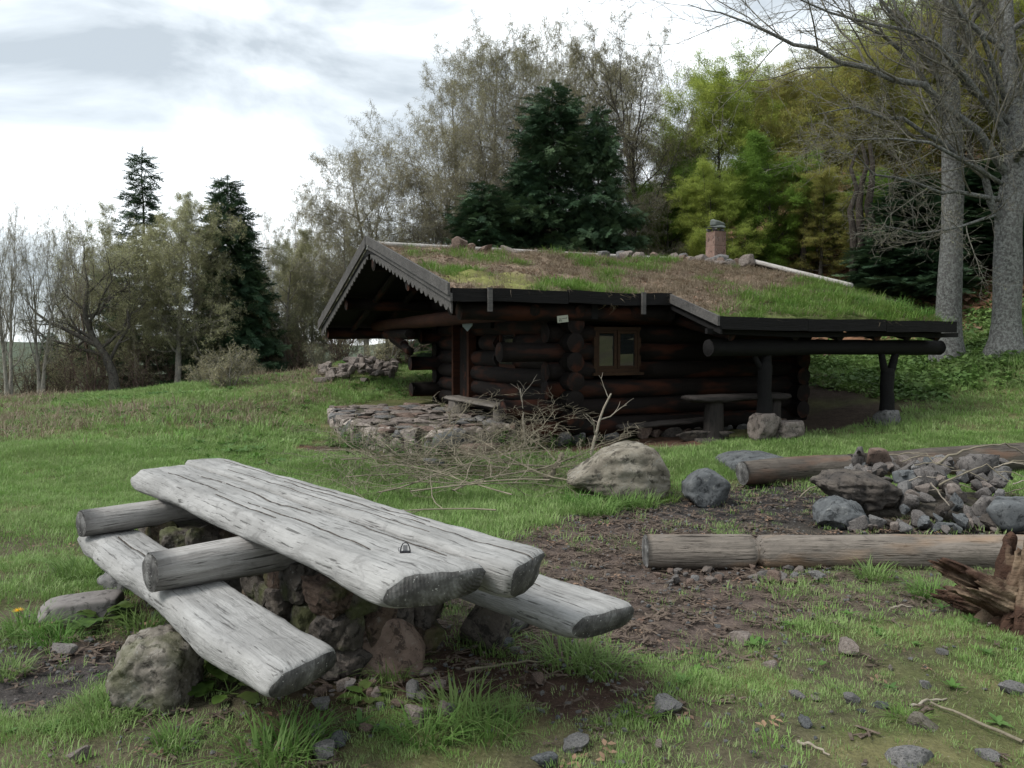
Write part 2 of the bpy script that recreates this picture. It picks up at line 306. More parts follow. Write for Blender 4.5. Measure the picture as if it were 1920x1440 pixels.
def gz(x, y, detail=True):
    x = np.atleast_1d(np.asarray(x, float)); y = np.atleast_1d(np.asarray(y, float)); sh = x.shape; x = x.ravel(); y = y.ravel()
    xc, yc = np.clip(x, -85, 62), np.clip(y, -10, 122)
    z = TW[-3] + TW[-2] * xc / 10 + TW[-1] * yc / 10
    for i in range(len(CP)): z = z + TW[i] * tps(((xc - CP[i, 0]) ** 2 + (yc - CP[i, 1]) ** 2) / 100)
    r = np.hypot(x, y); t = sm((r - 70) / 60); right = sm((np.arctan2(x, np.maximum(y, 1)) + .1) / .5)
    far = -22 + 20 * sm((r - 260) / 240) + 10 * fbm(xy(x, y, 1 / 90.), 4, 5) * sm((r - 120) / 150) + 40 * right * sm((r - 60) / 60)
    z = np.clip(z, -26, 30) * (1 - t) + far * t
    if detail:
        far_f = sm((25 - r) / 15)
        z = z + .045 * fbm(xy(x, y, .9), 3, 3) * (.6 + far_f * .4) + (.018 * fbm(xy(x, y, 6), 3, 9)) * far_f
        z = z + .10 * np.maximum(0, fbm(xy(x, y, .55), 3, 31)) * sm((y - 11) / 4) * sm((-x - 2.5) / 2)
    return z.reshape(sh)
def gh(x, y): return float(gz(x, y)[0])

# patches: x, y, rx, ry, angle, kind, strength
PATCH = [(2.6, 7.3, 2.0, 1.75, 0, 'char', 1.), (4.9, 7.3, 2.0, 1.75, .1, 'char', 1.), (1.1, 6.2, 1.35, 1.3, .2, 'chip', 1.), (.75, 4.9, 1.25, 1.0, -.3, 'chip', 1.), (1.9, 5.1, 1.2, .5, -.1, 'chip', .8), (3.0, 5.35, 1.5, .28, 0, 'chip', .6),
         (-.25, 3.95, 1.1, .6, -.6, 'red', 1.), (-.95, 3.3, .35, .6, -.3, 'red', .8), (1.9, 11.35, 1.7, .55, .25, 'rust', 1.), (.2, 9.9, 1.0, .5, .1, 'rust', .75), (-2.75, 11.35, .62, .42, 0, 'rust', 1.), (5.4, 12.9, 1.7, .75, .4, 'dirt', 1.),
         (-2.6, 3.75, 1.1, .5, -.1, 'grav', 1.), (-1.9, 2.8, 1.3, .42, 0, 'brown', .8), (-3.0, 3.1, .8, .4, 0, 'brown', .6), (.6, 3.1, .7, .35, .2, 'brown', .65), (1.2, 2.75, .8, .3, 0, 'brown', .5), (1.4, 3.5, .6, .2, .2, 'brown', .5), (-3.4, 5.2, .7, .35, .3, 'brown', .6),
         (-2.1, 4.7, .5, 1.2, -.7, 'red', .7), (-6.3, 18, 2.2, .5, .3, 'brown', .3), (-.9, 13.2, 1.5, 2.4, -.42, 'dirt', .8), (2.5, 14.5, 4.5, 2.5, .4, 'dirt', 1.), (-3.1, 15.0, .35, 2.0, .3, 'brown', .35)]
PCOL = {'char': (0.0374, 0.0338, 0.0324), 'chip': (0.0972, 0.0749, 0.0634), 'red': (0.0634, 0.0403, 0.0302), 'rust': (0.1116, 0.0619, 0.0418), 'dirt': (0.0540, 0.0396, 0.0302), 'grav': (0.0576, 0.0518, 0.0490), 'brown': (0.1044, 0.0900, 0.0612)}
def bare(x, y):
    """returns bare-soil amount 0..1 and its colour"""
    x = np.asarray(x, float); y = np.asarray(y, float); wob = fbm(xy(x, y, 1.7), 4, 77) * .55
    tot = np.zeros(x.shape); col = np.zeros(x.shape + (3,)); ws = np.zeros(x.shape)
    for (cx, cy, rx, ry, an, k, st) in PATCH:
        dx, dy = x - cx, y - cy; a, b = dx * math.cos(an) + dy * math.sin(an), -dx * math.sin(an) + dy * math.cos(an)
        d = np.sqrt((a / rx) ** 2 + (b / ry) ** 2) + wob
        m = sm((1.12 - d) / .42) * st; tot = np.maximum(tot, m); col += m[..., None] * np.array(PCOL[k]); ws += m
    g_ = sm((fbm(xy(x, y, 1.25), 4, 191) - .02) / .22) * .85 * sm((7.5 - y) / 1.5) * sm((y + x * .2 - 1.5) / 1.) ; tot = np.maximum(tot, g_); col += g_[..., None] * np.array(PCOL['brown']) * .8; ws += g_ * .999
    return tot, col / np.maximum(ws, 1e-6)[..., None]
def forest(x, y): return np.maximum(sm((x - 3.5 + (y - 17) * .25) / 1.5) * sm((y - 17.2 - np.maximum(0, 9 - x) * .15) / 1.5), sm((y - 24.5 + .0 * x) / 3))

def axis(segs):
    a = []
    for s0, s1, st in segs: a += list(np.arange(s0, s1 - 1e-6, st))
    return np.array(a + [segs[-1][1]])
ax = axis([(-700, -200, 50), (-200, -60, 14), (-60, -24, 3), (-24, -9, .5), (-9, -4, .12), (-4, 5, .045), (5, 9, .1), (9, 24, .5), (24, 60, 3), (60, 200, 14), (200, 700, 50)])
ay = axis([(-30, -2, 4), (-2, 2, .5), (2, 2.6, .1), (2.6, 6.6, .04), (6.6, 12, .075), (12, 24, .25), (24, 60, 1.2), (60, 200, 10), (200, 900, 40)])
GX, GY = np.meshgrid(ax, ay); GZ = gz(GX, GY)
bt, bc = bare(GX, GY)
GZ = GZ + .012 * bt * fbm(xy(GX, GY, 14), 3, 19) - .02 * bt * (GY < 11)
n_ = fbm(xy(GX, GY, .6), 4, 41)[..., None]; n2 = fbm(xy(GX, GY, 3.), 3, 43)[..., None]
gcol = np.array((.082, .092, .036)) * (1 + .3 * n2) + np.maximum(0, n2 + .15) * np.array((.07, .04, .03))
fr_ = forest(GX, GY)[..., None]; gcol = gcol * (1 - fr_) + fr_ * np.array((.19, .105, .062)) * (1 + .4 * n_)
gcol = gcol * (1 - bt[..., None]) + bc * bt[..., None]
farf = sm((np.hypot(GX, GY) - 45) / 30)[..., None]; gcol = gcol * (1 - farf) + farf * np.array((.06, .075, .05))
nx, ny = len(ax), len(ay); idx = np.arange(nx * ny).reshape(ny, nx)
F = np.stack([idx[:-1, :-1], idx[:-1, 1:], idx[1:, 1:], idx[1:, :-1]], -1).reshape(-1, 4)
me = mesh('ground', np.stack([GX, GY, GZ], -1), F)
ca = me.color_attributes.new('soil', 'FLOAT_COLOR', 'POINT')
ca.data.foreach_set('color', np.concatenate([gcol.reshape(-1, 3), np.ones((nx * ny, 1))], 1).astype(np.float32).ravel())
obj('ground', me, GROUND, kind='structure', label='grassy mountain clearing with worn soil patches')

# ------------------------------------------------------------------ scatter by geometry nodes (for stuff and foliage)
def proto_set(name, meshes, mat):
    c = bpy.data.collections.new(name)
    for i, me in enumerate(meshes):
        if not len(me.materials):
            for m_ in (mat if isinstance(mat, (list, tuple)) else [mat]): me.materials.append(m_)
        o = bpy.data.objects.new('%s_%02d' % (name, i), me); c.objects.link(o)
    ng = bpy.data.node_groups.new('scatter_' + name, 'GeometryNodeTree')
    ng.interface.new_socket('Geometry', in_out='INPUT', socket_type='NodeSocketGeometry')
    ng.interface.new_socket('Geometry', in_out='OUTPUT', socket_type='NodeSocketGeometry')
    N = ng.nodes.new; gi = N('NodeGroupInput'); go = N('NodeGroupOutput'); ci = N('GeometryNodeCollectionInfo'); ip = N('GeometryNodeInstanceOnPoints')
    ci.inputs['Collection'].default_value = c; ci.inputs['Separate Children'].default_value = True; ci.inputs['Reset Children'].default_value = True
    ip.inputs['Pick Instance'].default_value = True
    def attr(nm, ty):
        a = N('GeometryNodeInputNamedAttribute'); a.data_type = ty; a.inputs[0].default_value = nm; return [s for s in a.outputs if s.enabled and s.name == 'Attribute'][0]
    l = ng.links.new
    l(gi.outputs[0], ip.inputs['Points']); l(ci.outputs[0], ip.inputs['Instance']); l(attr('pick', 'INT'), ip.inputs['Instance Index'])
    l(attr('rot', 'FLOAT_VECTOR'), ip.inputs['Rotation']); l(attr('scl', 'FLOAT'), ip.inputs['Scale']); l(ip.outputs[0], go.inputs[0])
    return ng, len(meshes)
def scatter(name, P, rot, scl, ps, rs, parent=None, **kw):
    ng, k = ps; P = np.asarray(P, np.float32).reshape(-1, 3); n = len(P)
    me = bpy.data.meshes.new(name); me.vertices.add(n); me.vertices.foreach_set('co', P.ravel())
    a = me.attributes.new('rot', 'FLOAT_VECTOR', 'POINT'); a.data.foreach_set('vector', np.asarray(rot, np.float32).ravel())
    a = me.attributes.new('scl', 'FLOAT', 'POINT'); a.data.foreach_set('value', np.asarray(scl, np.float32).ravel())
    a = me.attributes.new('pick', 'INT', 'POINT'); a.data.foreach_set('value', rs.randint(0, k, n).astype(np.int32))
    me.update(); o = obj(name, me, None, parent, kind='stuff', **kw)
    md = o.modifiers.new('scatter', 'NODES'); md.node_group = ng; return o

def blades(n, rad, h0, h1, wd, lean, rs, seg=3, droop=.5):
    """a tuft: n tapered curved blades"""
    Vs, Fs = [], []; base = 0
    for i in range(n):
        a = rs.uniform(0, 6.283); r = rad * math.sqrt(rs.uniform()); bx, by = r * math.cos(a), r * math.sin(a)
        d = a + rs.uniform(-1, 1); h = rs.uniform(h0, h1); le = lean * rs.uniform(.2, 1.2); w_ = wd * rs.uniform(.7, 1.2)
        px, py = -math.sin(d) * w_, math.cos(d) * w_
        for k in range(seg + 1):
            t = k / seg; f = h * le * t ** (1.6); z = h * (t - droop * le * t ** 2.5); ww = (1 - t ** 1.5)
            x, y = bx + math.cos(d) * f, by + math.sin(d) * f
            if k < seg: Vs += [(x - px * ww, y - py * ww, z), (x + px * ww, y + py * ww, z)]
            else: Vs += [(x, y, z)]
        for k in range(seg - 1): q = base + 2 * k; Fs.append((q, q + 1, q + 3, q + 2))
        q = base + 2 * (seg - 1); Fs.append((q, q + 1, q + 2, q + 2)); base += 2 * seg + 1
    Fs = np.array(Fs); tri = Fs[Fs[:, 2] == Fs[:, 3]][:, :3]; qd = Fs[Fs[:, 2] != Fs[:, 3]]
    return np.array(Vs), [tri, qd]
rs = np.random.RandomState(5)
LAWN = proto_set('lawn_tuft', [mesh('lawn_tuft', *blades(18, .075, .018, .055, .0022, .8, rs, 2)) for _ in range(8)], GRASS)
MEAD = proto_set('meadow_tuft', [mesh('meadow_tuft', *blades(22, .15, .05, .13, .005, .8, rs, 2)) for _ in range(8)], GRASS)
STRW = proto_set('straw_tuft', [mesh('straw_tuft', *blades(14, .12, .05, .22, .0035, 1.6, rs, 3, .7)) for _ in range(6)], STRAW)
TURF = proto_set('turf_tuft', [mesh('turf_tuft', *blades(26, .10, .05, .14, .004, 1.0, rs, 3)) for _ in range(8)], GRASS_Y)
def leafcard(cx, cy, cz, yaw, pitch, l, w_, n=3, cup=.15):
    """one ovate leaf of 2*n quads"""
    V = []
    for k in range(n + 1):
        t = k / n; ww = w_ * math.sin(math.pi * min(1, (t * .92 + .06))) ** .8; x = l * t
        for s in (-1, 0, 1): V.append((x, s * ww, abs(s) * ww * cup - (t * t) * l * .18))
    V = np.array(V); c, s = math.cos(pitch), math.sin(pitch); x = V[:, 0] * c - V[:, 2] * s; z = V[:, 0] * s + V[:, 2] * c
    c, s = math.cos(yaw), math.sin(yaw); y = V[:, 1]; V = np.stack([x * c - y * s + cx, x * s + y * c + cy, z + cz], 1)
    Fq = [(3 * k + j, 3 * k + 3 + j, 3 * k + 4 + j, 3 * k + 1 + j) for k in range(n) for j in (0, 1)]
    return V, np.array(Fq)
def clump(n, rad, l, w_, rs, flat=.5, seg=2):
    ps = []
    for _ in range(n):
        d = rs.normal(size=3); d /= np.linalg.norm(d); p = d * rad * rs.uniform(.2, 1) ** .6; p[2] *= flat
        ps.append(leafcard(p[0], p[1], p[2], rs.uniform(0, 6.28), rs.uniform(-.9, .7) * (1 - flat * .3), l * rs.uniform(.6, 1.2), w_ * rs.uniform(.7, 1.2), seg))
    return join(ps)
BUDS = lambda nm, mat, l: proto_set(nm, [mesh(nm, *clump(4, .09, l, l * .34, rs, 1., 1)) for _ in range(6)], mat)
P_BUD, P_BUDG = BUDS('pale_bud_cluster', BUD, .068), BUDS('grey_bud_cluster', BUDG, .068)
LEAVES = lambda nm, mat, n, r, l: proto_set(nm, [mesh(nm, *clump(n, r, l, l * .33, rs, .35, 1)) for _ in range(7)], mat)
P_BY, P_BG, P_BB = LEAVES('beech_spray', BEECHY, 13, .20, .082), LEAVES('green_spray', BEECHG, 13, .20, .082), LEAVES('bronze_spray', BEECHB, 12, .20, .078)
P_IVY = proto_set('bank_clump', [mesh('bank_clump', *clump(18, .20, .10, .036, rs, .6, 2)) for _ in range(7)], IVY)
P_WEED = proto_set('weed_rosette', [mesh('weed_rosette', *join([leafcard(0, 0, .01, a + rs.uniform(-.3, .3), rs.uniform(.2, .8), rs.uniform(.05, .10), rs.uniform(.012, .02), 3) for a in np.arange(0, 6.2, .9)])) for _ in range(5)], BROADL)
P_LIT = proto_set('leaf_litter', [mesh('leaf_litter', *join([leafcard(rs.uniform(-.08, .08), rs.uniform(-.08, .08), rs.uniform(.004, .02), rs.uniform(0, 6), rs.uniform(-.4, .4), .05, .017, 2) for _ in range(6)])) for _ in range(5)], LITTER)
def sprig(rs):
    """flat fir sprig along +X"""
    V, Fc = [], []
    def needle(p, q, w_):
        d = q - p; n = np.cross(d, (0, 0, 1)); n = n / (np.linalg.norm(n) + 1e-9) * w_; b = len(V)
        V.extend([p - n, p + n, q]); Fc.append((b, b + 1, b + 2))
    for br in range(7):
        t = br / 7.; s = (-1) ** br; st = np.array((.30 * t, 0, -.02 * t)); ang = s * rs.uniform(.55, .9) if br < 6 else 0
        ln = .17 * (1 - .5 * t) * rs.uniform(.8, 1.1); dr = np.array((math.cos(ang), math.sin(ang), rs.uniform(-.25, .1)))
        for k in range(5):
            p = st + dr * ln * k / 5
            for q in (-1, 1):
                a2 = ang + q * .75; needle(p, p + np.array((math.cos(a2), math.sin(a2), rs.uniform(-.1, .5))) * .055, .009)
        needle(st, st + dr * (ln + .03), .012)
    needle(np.array((0, 0, 0.)), np.array((.34, 0, -.03)), .012)
    return np.array(V), np.array(Fc)
P_FIR = proto_set('fir_sprig', [mesh('fir_sprig', *sprig(rs), smooth=False) for _ in range(6)], NEEDLE)

# ------------------------------------------------------------------ tubes
def tubes(brs, sides):
    by = {}
    for p, r in brs: by.setdefault(len(p), []).append((p, r))
    Vs, Fs, base = [], [], 0
    for n, lst in by.items():
        P = np.array([b[0] for b in lst], float); Rr = np.array([b[1] for b in lst], float)
        T = np.gradient(P, axis=1); T /= np.linalg.norm(T, axis=2, keepdims=True) + 1e-9
        D = P[:, -1] - P[:, 0]; ref = np.zeros_like(D); ref[np.arange(len(D)), np.argmin(np.abs(D), 1)] = 1
        Uv = np.cross(T, ref[:, None]); Uv /= np.linalg.norm(Uv, axis=2, keepdims=True) + 1e-9; W = np.cross(T, Uv)
        an = np.arange(sides) * 2 * math.pi / sides
        V = P[:, :, None] + Rr[:, :, None, None] * (Uv[:, :, None] * np.cos(an)[None, None, :, None] + W[:, :, None] * np.sin(an)[None, None, :, None])
        B = len(lst); idx = base + np.arange(B * n * sides).reshape(B, n, sides); nxt = np.roll(idx, -1, 2)
        Fs.append(np.stack([idx[:, :-1], nxt[:, :-1], nxt[:, 1:], idx[:, 1:]], -1).reshape(-1, 4))
        Vs.append(V.reshape(-1, 3)); base += B * n * sides
    return np.concatenate(Vs), Fs

# ------------------------------------------------------------------ trees
class Gen:
    def __init__(s, seed, prm): s.r = random.Random(seed); s.p = prm; s.lv = [[] for _ in range(6)]; s.pts = []
    def grow(s, p, d, Ln, rad, lv):
        P, r = s.p, s.r; n = P['seg'][lv]; pts = [p]; rr = [rad]; dirs = [d]; tip = P['tip'][lv]
        for k in range(n):
            wb = P['wob'][lv]; d = Vector((d.x + r.gauss(0, wb), d.y + r.gauss(0, wb), d.z + r.gauss(0, wb) + P['trop'][lv])); d.normalize()
            p = p + d * (Ln / n); pts.append(p); dirs.append(d); rr.append(rad * (1 - (1 - tip) * ((k + 1) / n)))
        s.lv[lv].append(([tuple(q) for q in pts], rr)); s.spawn(pts, rr, dirs, Ln, lv)
    def spawn(s, pts, rr, dirs, Ln, lv):
        P, r = s.p, s.r; n = len(pts) - 1
        if lv >= P['leaf_lv']:
            for q in range(P['leaf_n'][lv]):
                t = r.uniform(.25, 1) * n; i = min(int(t), n - 1); s.pts.append((tuple(pts[i].lerp(pts[i + 1], t - i)), tuple(dirs[i])))
        if lv + 1 >= len(P['seg']): return
        m = P['nch'][lv]; t0 = P['t0'][lv]; ga = r.uniform(0, 6.28)
        for k in range(m):
            f = t0 + (1 - t0) * ((k + r.uniform(0, .9)) / m); t = f * n; i = min(int(t), n - 1); q = pts[i].lerp(pts[i + 1], t - i); d0 = dirs[i]
            ga += 2.4 + r.uniform(-.5, .5); an = R(r.uniform(*P['ang'][lv]))
            a = d0.orthogonal().normalized(); b = d0.cross(a); side = a * math.cos(ga) + b * math.sin(ga)
            d = (d0 * math.cos(an) + side * math.sin(an)).normalized()
            ln = Ln * r.uniform(*P['len'][lv]) * P['shape'][lv](f)
            s.grow(q, d, ln, max(rr[i] * P['rr'][lv], P['rmin']), lv + 1)
SH = dict(round=lambda f: .55 + .9 * math.sin(math.pi * min(1, f * .95)) * .75, cone=lambda f: 1.15 - .85 * f, flat=lambda f: 1.0 - .35 * f, up=lambda f: .75 + .35 * math.sin(3.1 * f))
def prm(**k):
    d = dict(seg=[10, 7, 5, 4, 3], wob=[.05, .13, .17, .2, .2], trop=[.02, .05, .04, .03, 0], tip=[.12, .15, .2, .3, .4], nch=[15, 8, 6, 4], t0=[.22, .15, .15, .1],
             ang=[(30, 58), (28, 60), (25, 62), (25, 65)], len=[(.42, .58), (.36, .55), (.38, .6), (.4, .65)], shape=[SH['round'], SH['flat'], SH['flat'], SH['flat']],
             rr=[.5, .5, .55, .6], rmin=.004, leaf_lv=3, leaf_n=[0, 0, 0, 1, 2])
    d.update(k); return d
KR = np.random.RandomState(77)
def make_tree(name, seed, H, rad, pr, bark, leafset, lscale, label, cat='tree', trunk_path=None, limbs=None, twig=None, dens=1., multi=1, W=None):
    g = Gen(seed, pr); g.p['rmin'] = pr['rmin']
    for q in range(multi):
        a = q * 6.283 / multi + seed; sp = 0 if multi == 1 else .22
        d = Vector((math.cos(a) * sp, math.sin(a) * sp, 1)).normalized()
        if trunk_path is None: g.grow(Vector((math.cos(a) * .12 * (multi > 1), math.sin(a) * .12 * (multi > 1), -.15)), d, H * (1 - .08 * q), rad, 0)
    if trunk_path is not None:
        pts = [Vector(q[:3]) for q in trunk_path]; rr = [q[3] for q in trunk_path]
        g.lv[0].append(([tuple(q) for q in pts], rr))
        dirs = [(pts[min(i + 1, len(pts) - 1)] - pts[max(i - 1, 0)]).normalized() for i in range(len(pts))]
        g.spawn(pts, rr, dirs, H, 0)
    for lb in (limbs or []):
        pts = [Vector(q[:3]) for q in lb]; rr = [q[3] for q in lb]
        # refine
        fine, fr2 = [], []
        for i in range(len(pts) - 1):
            for k in range(2): fine.append(pts[i].lerp(pts[i + 1], k / 2) + Vector((g.r.gauss(0, .05), g.r.gauss(0, .05), g.r.gauss(0, .05))) * (i > 0)); fr2.append(rr[i] + (rr[i + 1] - rr[i]) * k / 2)
        fine.append(pts[-1]); fr2.append(rr[-1]); g.lv[1].append(([tuple(q) for q in fine], fr2))
        dirs = [(fine[min(i + 1, len(fine) - 1)] - fine[max(i - 1, 0)]).normalized() for i in range(len(fine))]
        g.spawn(fine, fr2, dirs, sum((fine[i + 1] - fine[i]).length for i in range(len(fine) - 1)), 1)
    if W:
        allp = np.concatenate([np.array([q for p, _ in lv for q in p]) for lv in g.lv if lv]); zt = np.percentile(allp[:, 2], 99.9)
        rad_ = np.percentile(np.hypot(allp[:, 0], allp[:, 1]), 97); kz, kx = H / zt, W / rad_; S_ = np.array((kx, kx, kz))
        for lv in g.lv:
            for i, (p, r_) in enumerate(lv): lv[i] = ([tuple(np.array(q) * S_) for q in p], [q * (kx * kz) ** .25 for q in r_])
        g.pts = [(tuple(np.array(q) * S_), d) for q, d in g.pts]
    root = empty(name, label, cat, (0, 0, 0)); root['h'] = H
    tb = []
    for p, r_ in g.lv[0]:
        # root flare and finer rings
        P = np.array(p); rr = np.array(r_); n = len(P); t = np.linspace(0, n - 1, n * 3); Pi = np.stack([np.interp(t, np.arange(n), P[:, k]) for k in range(3)], 1); ri = np.interp(t, np.arange(n), rr)
        ri = ri * (1 + .55 * np.exp(-np.maximum(0, Pi[:, 2]) / .28)) * (1 + .06 * np.sin(t * 2.7 + seed)); tb.append((Pi, ri))
    V, Fq = tubes(tb, 12)
    ctr = V + .0; V = V + (fbm(V * (1.6, 1.6, .7), 3, seed)[:, None] * .22 * rad) * np.sign(1)
    parts = [(V, Fq)]
    if g.lv[1]: parts.append(tubes(g.lv[1], 7))
    obj('trunk', mesh('trunk', *join(parts)), bark, root)
    cp = []
    for k, sd in ((2, 5), (3, 3), (4, 3)):
        if g.lv[k]: cp.append(tubes(g.lv[k], sd))
    if cp: obj('crown', mesh('crown', *join(cp)), twig or bark, root, kind='stuff')
    if leafset and g.pts:
        P = np.array([q[0] for q in g.pts]); D = np.array([q[1] for q in g.pts]); keep = KR.uniform(size=len(P)) < dens; P, D = P[keep], D[keep]
        n = len(P); rot = np.stack([KR.uniform(-.45, .45, n), KR.uniform(-.45, .45, n), KR.uniform(0, 6.28, n)], 1)
        scatter('foliage', P, rot, lscale * KR.uniform(.6, 1.35, n), leafset, KR, root)
    return root
def make_fir(name, seed, H, rad, W, bark, label, bare_to=.06, prof=None, gap=.30, dens=1., irr=.18, cat='fir tree', sc=1.):
    r = random.Random(seed); root = empty(name, label, cat, (0, 0, 0)); n = 16
    P = [(r.gauss(0, .012) * H * .1, r.gauss(0, .012) * H * .1, -.2 + (H + .2) * k / n) for k in range(n + 1)]; rr = [rad * (1 - .96 * k / n) for k in range(n + 1)]
    obj('trunk', mesh('trunk', *tubes([(P, rr)], 10)), bark, root)
    brs, pt, rot, scl = [], [], [], []; z = H * bare_to; prof = prof or (lambda t: (1 - t) ** .85)
    while z < H - .1:
        t = z / H; m = r.randint(4, 6) if t < .9 else 4; ph = r.uniform(0, 6)
        for k in range(m):
            a = ph + k * 6.283 / m + r.uniform(-.35, .35); ln = W * prof(t) * r.uniform(1 - irr * 1.6, 1 + irr) + .03 + .10 * (1 - t)
            if r.random() < .08: ln *= .45
            up = .30 * t + r.uniform(-.12, .16) - .10; pts = []
            for q in range(7):
                s_ = q / 6; pts.append(Vector((math.cos(a) * ln * s_, math.sin(a) * ln * s_, z + ln * (up * s_ - .22 * (1 - t) * s_ * s_ + .16 * s_ ** 3))))
            brs.append(([tuple(p) for p in pts], [max(.004, .022 * ln / 1.5 * (1 - q / 7.)) for q in range(7)]))
            steps = max(3, int(ln / .10 * dens))
            for q in range(steps):
                s_ = .18 + .82 * (q + r.random() * .8) / steps if t < .8 else (q + .5) / steps; i = min(int(s_ * 6), 5); p = pts[i].lerp(pts[i + 1], min(1, s_ * 6 - i))
                wd = ln * .30 * (1.1 - s_); side = (q % 2 * 2 - 1)
                for lat in range(1 + int(wd / .14)):
                    off = side * (lat * .15 + r.uniform(0, .08)); ang = a + side * r.uniform(.5, 1.0)
                    pp = (p.x - math.sin(a) * off + math.cos(a) * abs(off) * .5, p.y + math.cos(a) * off + math.sin(a) * abs(off) * .5, p.z - abs(off) * .18 + r.uniform(-.03, .03))
                    pt.append(pp); rot.append((r.uniform(-.9, .9), r.uniform(-.25, .65), ang)); scl.append(sc * r.uniform(.7, 1.25))
            pt.append(tuple(pts[-1])); rot.append((0, -.2, a)); scl.append(sc)
        z += gap * r.uniform(.75, 1.2) * (1.0 if t < .7 else .8)
    pt.append((P[-1][0], P[-1][1], H - .25)); rot.append((0, -1.5, 0)); scl.append(1.)
    obj('branches', mesh('branches', *tubes(brs, 4)), bark, root, kind='stuff')
    scatter('foliage', pt, rot, scl, P_FIR, KR, root)
    root['h'] = H; return root
def place(root, u, y, rz=0., scl=1., v=None, dz=0.):
    x = (u - 960) / FPX * y; root.location = (x, y, gh(x, y) + dz); root.rotation_euler = (0, 0, rz)
    root.scale = (scl,) * 3 if not hasattr(scl, '__len__') else scl
    return root
def topv(src, u, y, v, rz, label, wx=None, copy=True):
    x = (u - 960) / FPX * y; zb = gh(x, y); k = (Py(u, v, y).z - zb) / src['h']; sc = (wx or k, wx or k, k)
    if copy: return copy_tree(src, (x, y, zb), rz, sc, label)
    src.location = (x, y, zb); src.rotation_euler = (0, 0, rz); src.scale = sc; return src
def place_copy(src, u, y, rz, scl, label):
    x = (u - 960) / FPX * y; return copy_tree(src, (x, y, gh(x, y)), rz, scl, label)

# ------------------------------------------------------------------ rocks and logs
import bmesh
_ICO = {}
def ico(sub):
    if sub not in _ICO:
        b = bmesh.new(); bmesh.ops.create_icosphere(b, subdivisions=sub, radius=1.); b.verts.ensure_lookup_table()
        _ICO[sub] = (np.array([v.co[:] for v in b.verts]), np.array([[v.index for v in f.verts] for f in b.faces])); b.free()
    return _ICO[sub]
def rock_geo(dims, seed, sub=3, planes=13, soft=.0, rough=.05, taper=0., wedge=(0, 0), boxy=0.):
    D, Fc = ico(sub); rs = np.random.RandomState(seed); D = D / np.linalg.norm(D, axis=1, keepdims=True)
    n = rs.normal(size=(planes, 3)); n /= np.linalg.norm(n, axis=1, keepdims=True)
    n = np.concatenate([n, [(0, 0, 1), (0, 0, -1)]]); h = rs.uniform(.62, .95, len(n)); h[-2:] = .75
    t = D @ n.T; q = np.where(t > .05, h / np.maximum(t, .05), 9.); r = q.min(1)
    if boxy: r = np.minimum(r * 1.12, (np.abs(D) ** 6).sum(1) ** (-1 / 6.) * .9)
    if soft: r = r * (1 - soft) + soft * .85
    V = D * r[:, None]; V = V * (1 + rough * fbm(V * 2.6 + seed, 4, seed)[:, None] * 1.6)
    V = V - (V.max(0) + V.min(0)) / 2; V = V / (V.max(0) - V.min(0)) * np.array(dims)
    zz = V[:, 2] / dims[2] + .5
    V[:, :2] *= (1 - taper * zz)[:, None]; V[:, 2] = (zz * (1 + wedge[0] * V[:, 0] / dims[0] + wedge[1] * V[:, 1] / dims[1])) * dims[2]
    return V, Fc
RN = random.Random(11)
def rock(name, label, x, y, dims, mat, seed, rz=0, sub=4, sink=.12, z=None, rot=None, parent=None, cat='stone', group=None, **k):
    V, Fc = rock_geo(dims, seed, sub, **k); me = mesh(name, V, Fc)
    zz = (gh(x, y) if z is None else z) - sink * dims[2]
    return obj(name, me, mat, parent, (x, y, zz), rot or (0, 0, rz), label=label, cat=cat, group=group)
_small = {}
def small_rock_mesh(mat, k):
    key = (mat.name, k)
    if key not in _small:
        V, Fc = rock_geo((1, RN.uniform(.65, .95), RN.uniform(.45, .75)), 500 + k * 7 + len(_small), 3, planes=10, rough=.05); me = mesh('stone', V, Fc, smooth=True); me.set_sharp_from_angle(angle=.45); me.materials.append(mat); _small[key] = me
    return _small[key]
def small_rock(x, y, s, mat, z=None, parent=None, tilt=.3, name='stone', **kw):
    r = RN; o = obj(name, small_rock_mesh(mat, r.randint(0, 7)), None, parent, (x, y, (gh(x, y) if z is None else z) - s * .12), (r.uniform(-tilt, tilt), r.uniform(-tilt, tilt), r.uniform(0, 6.28)),
            (s * r.uniform(.85, 1.2), s * r.uniform(.8, 1.1), s * r.uniform(.75, 1.15)), **kw); return o
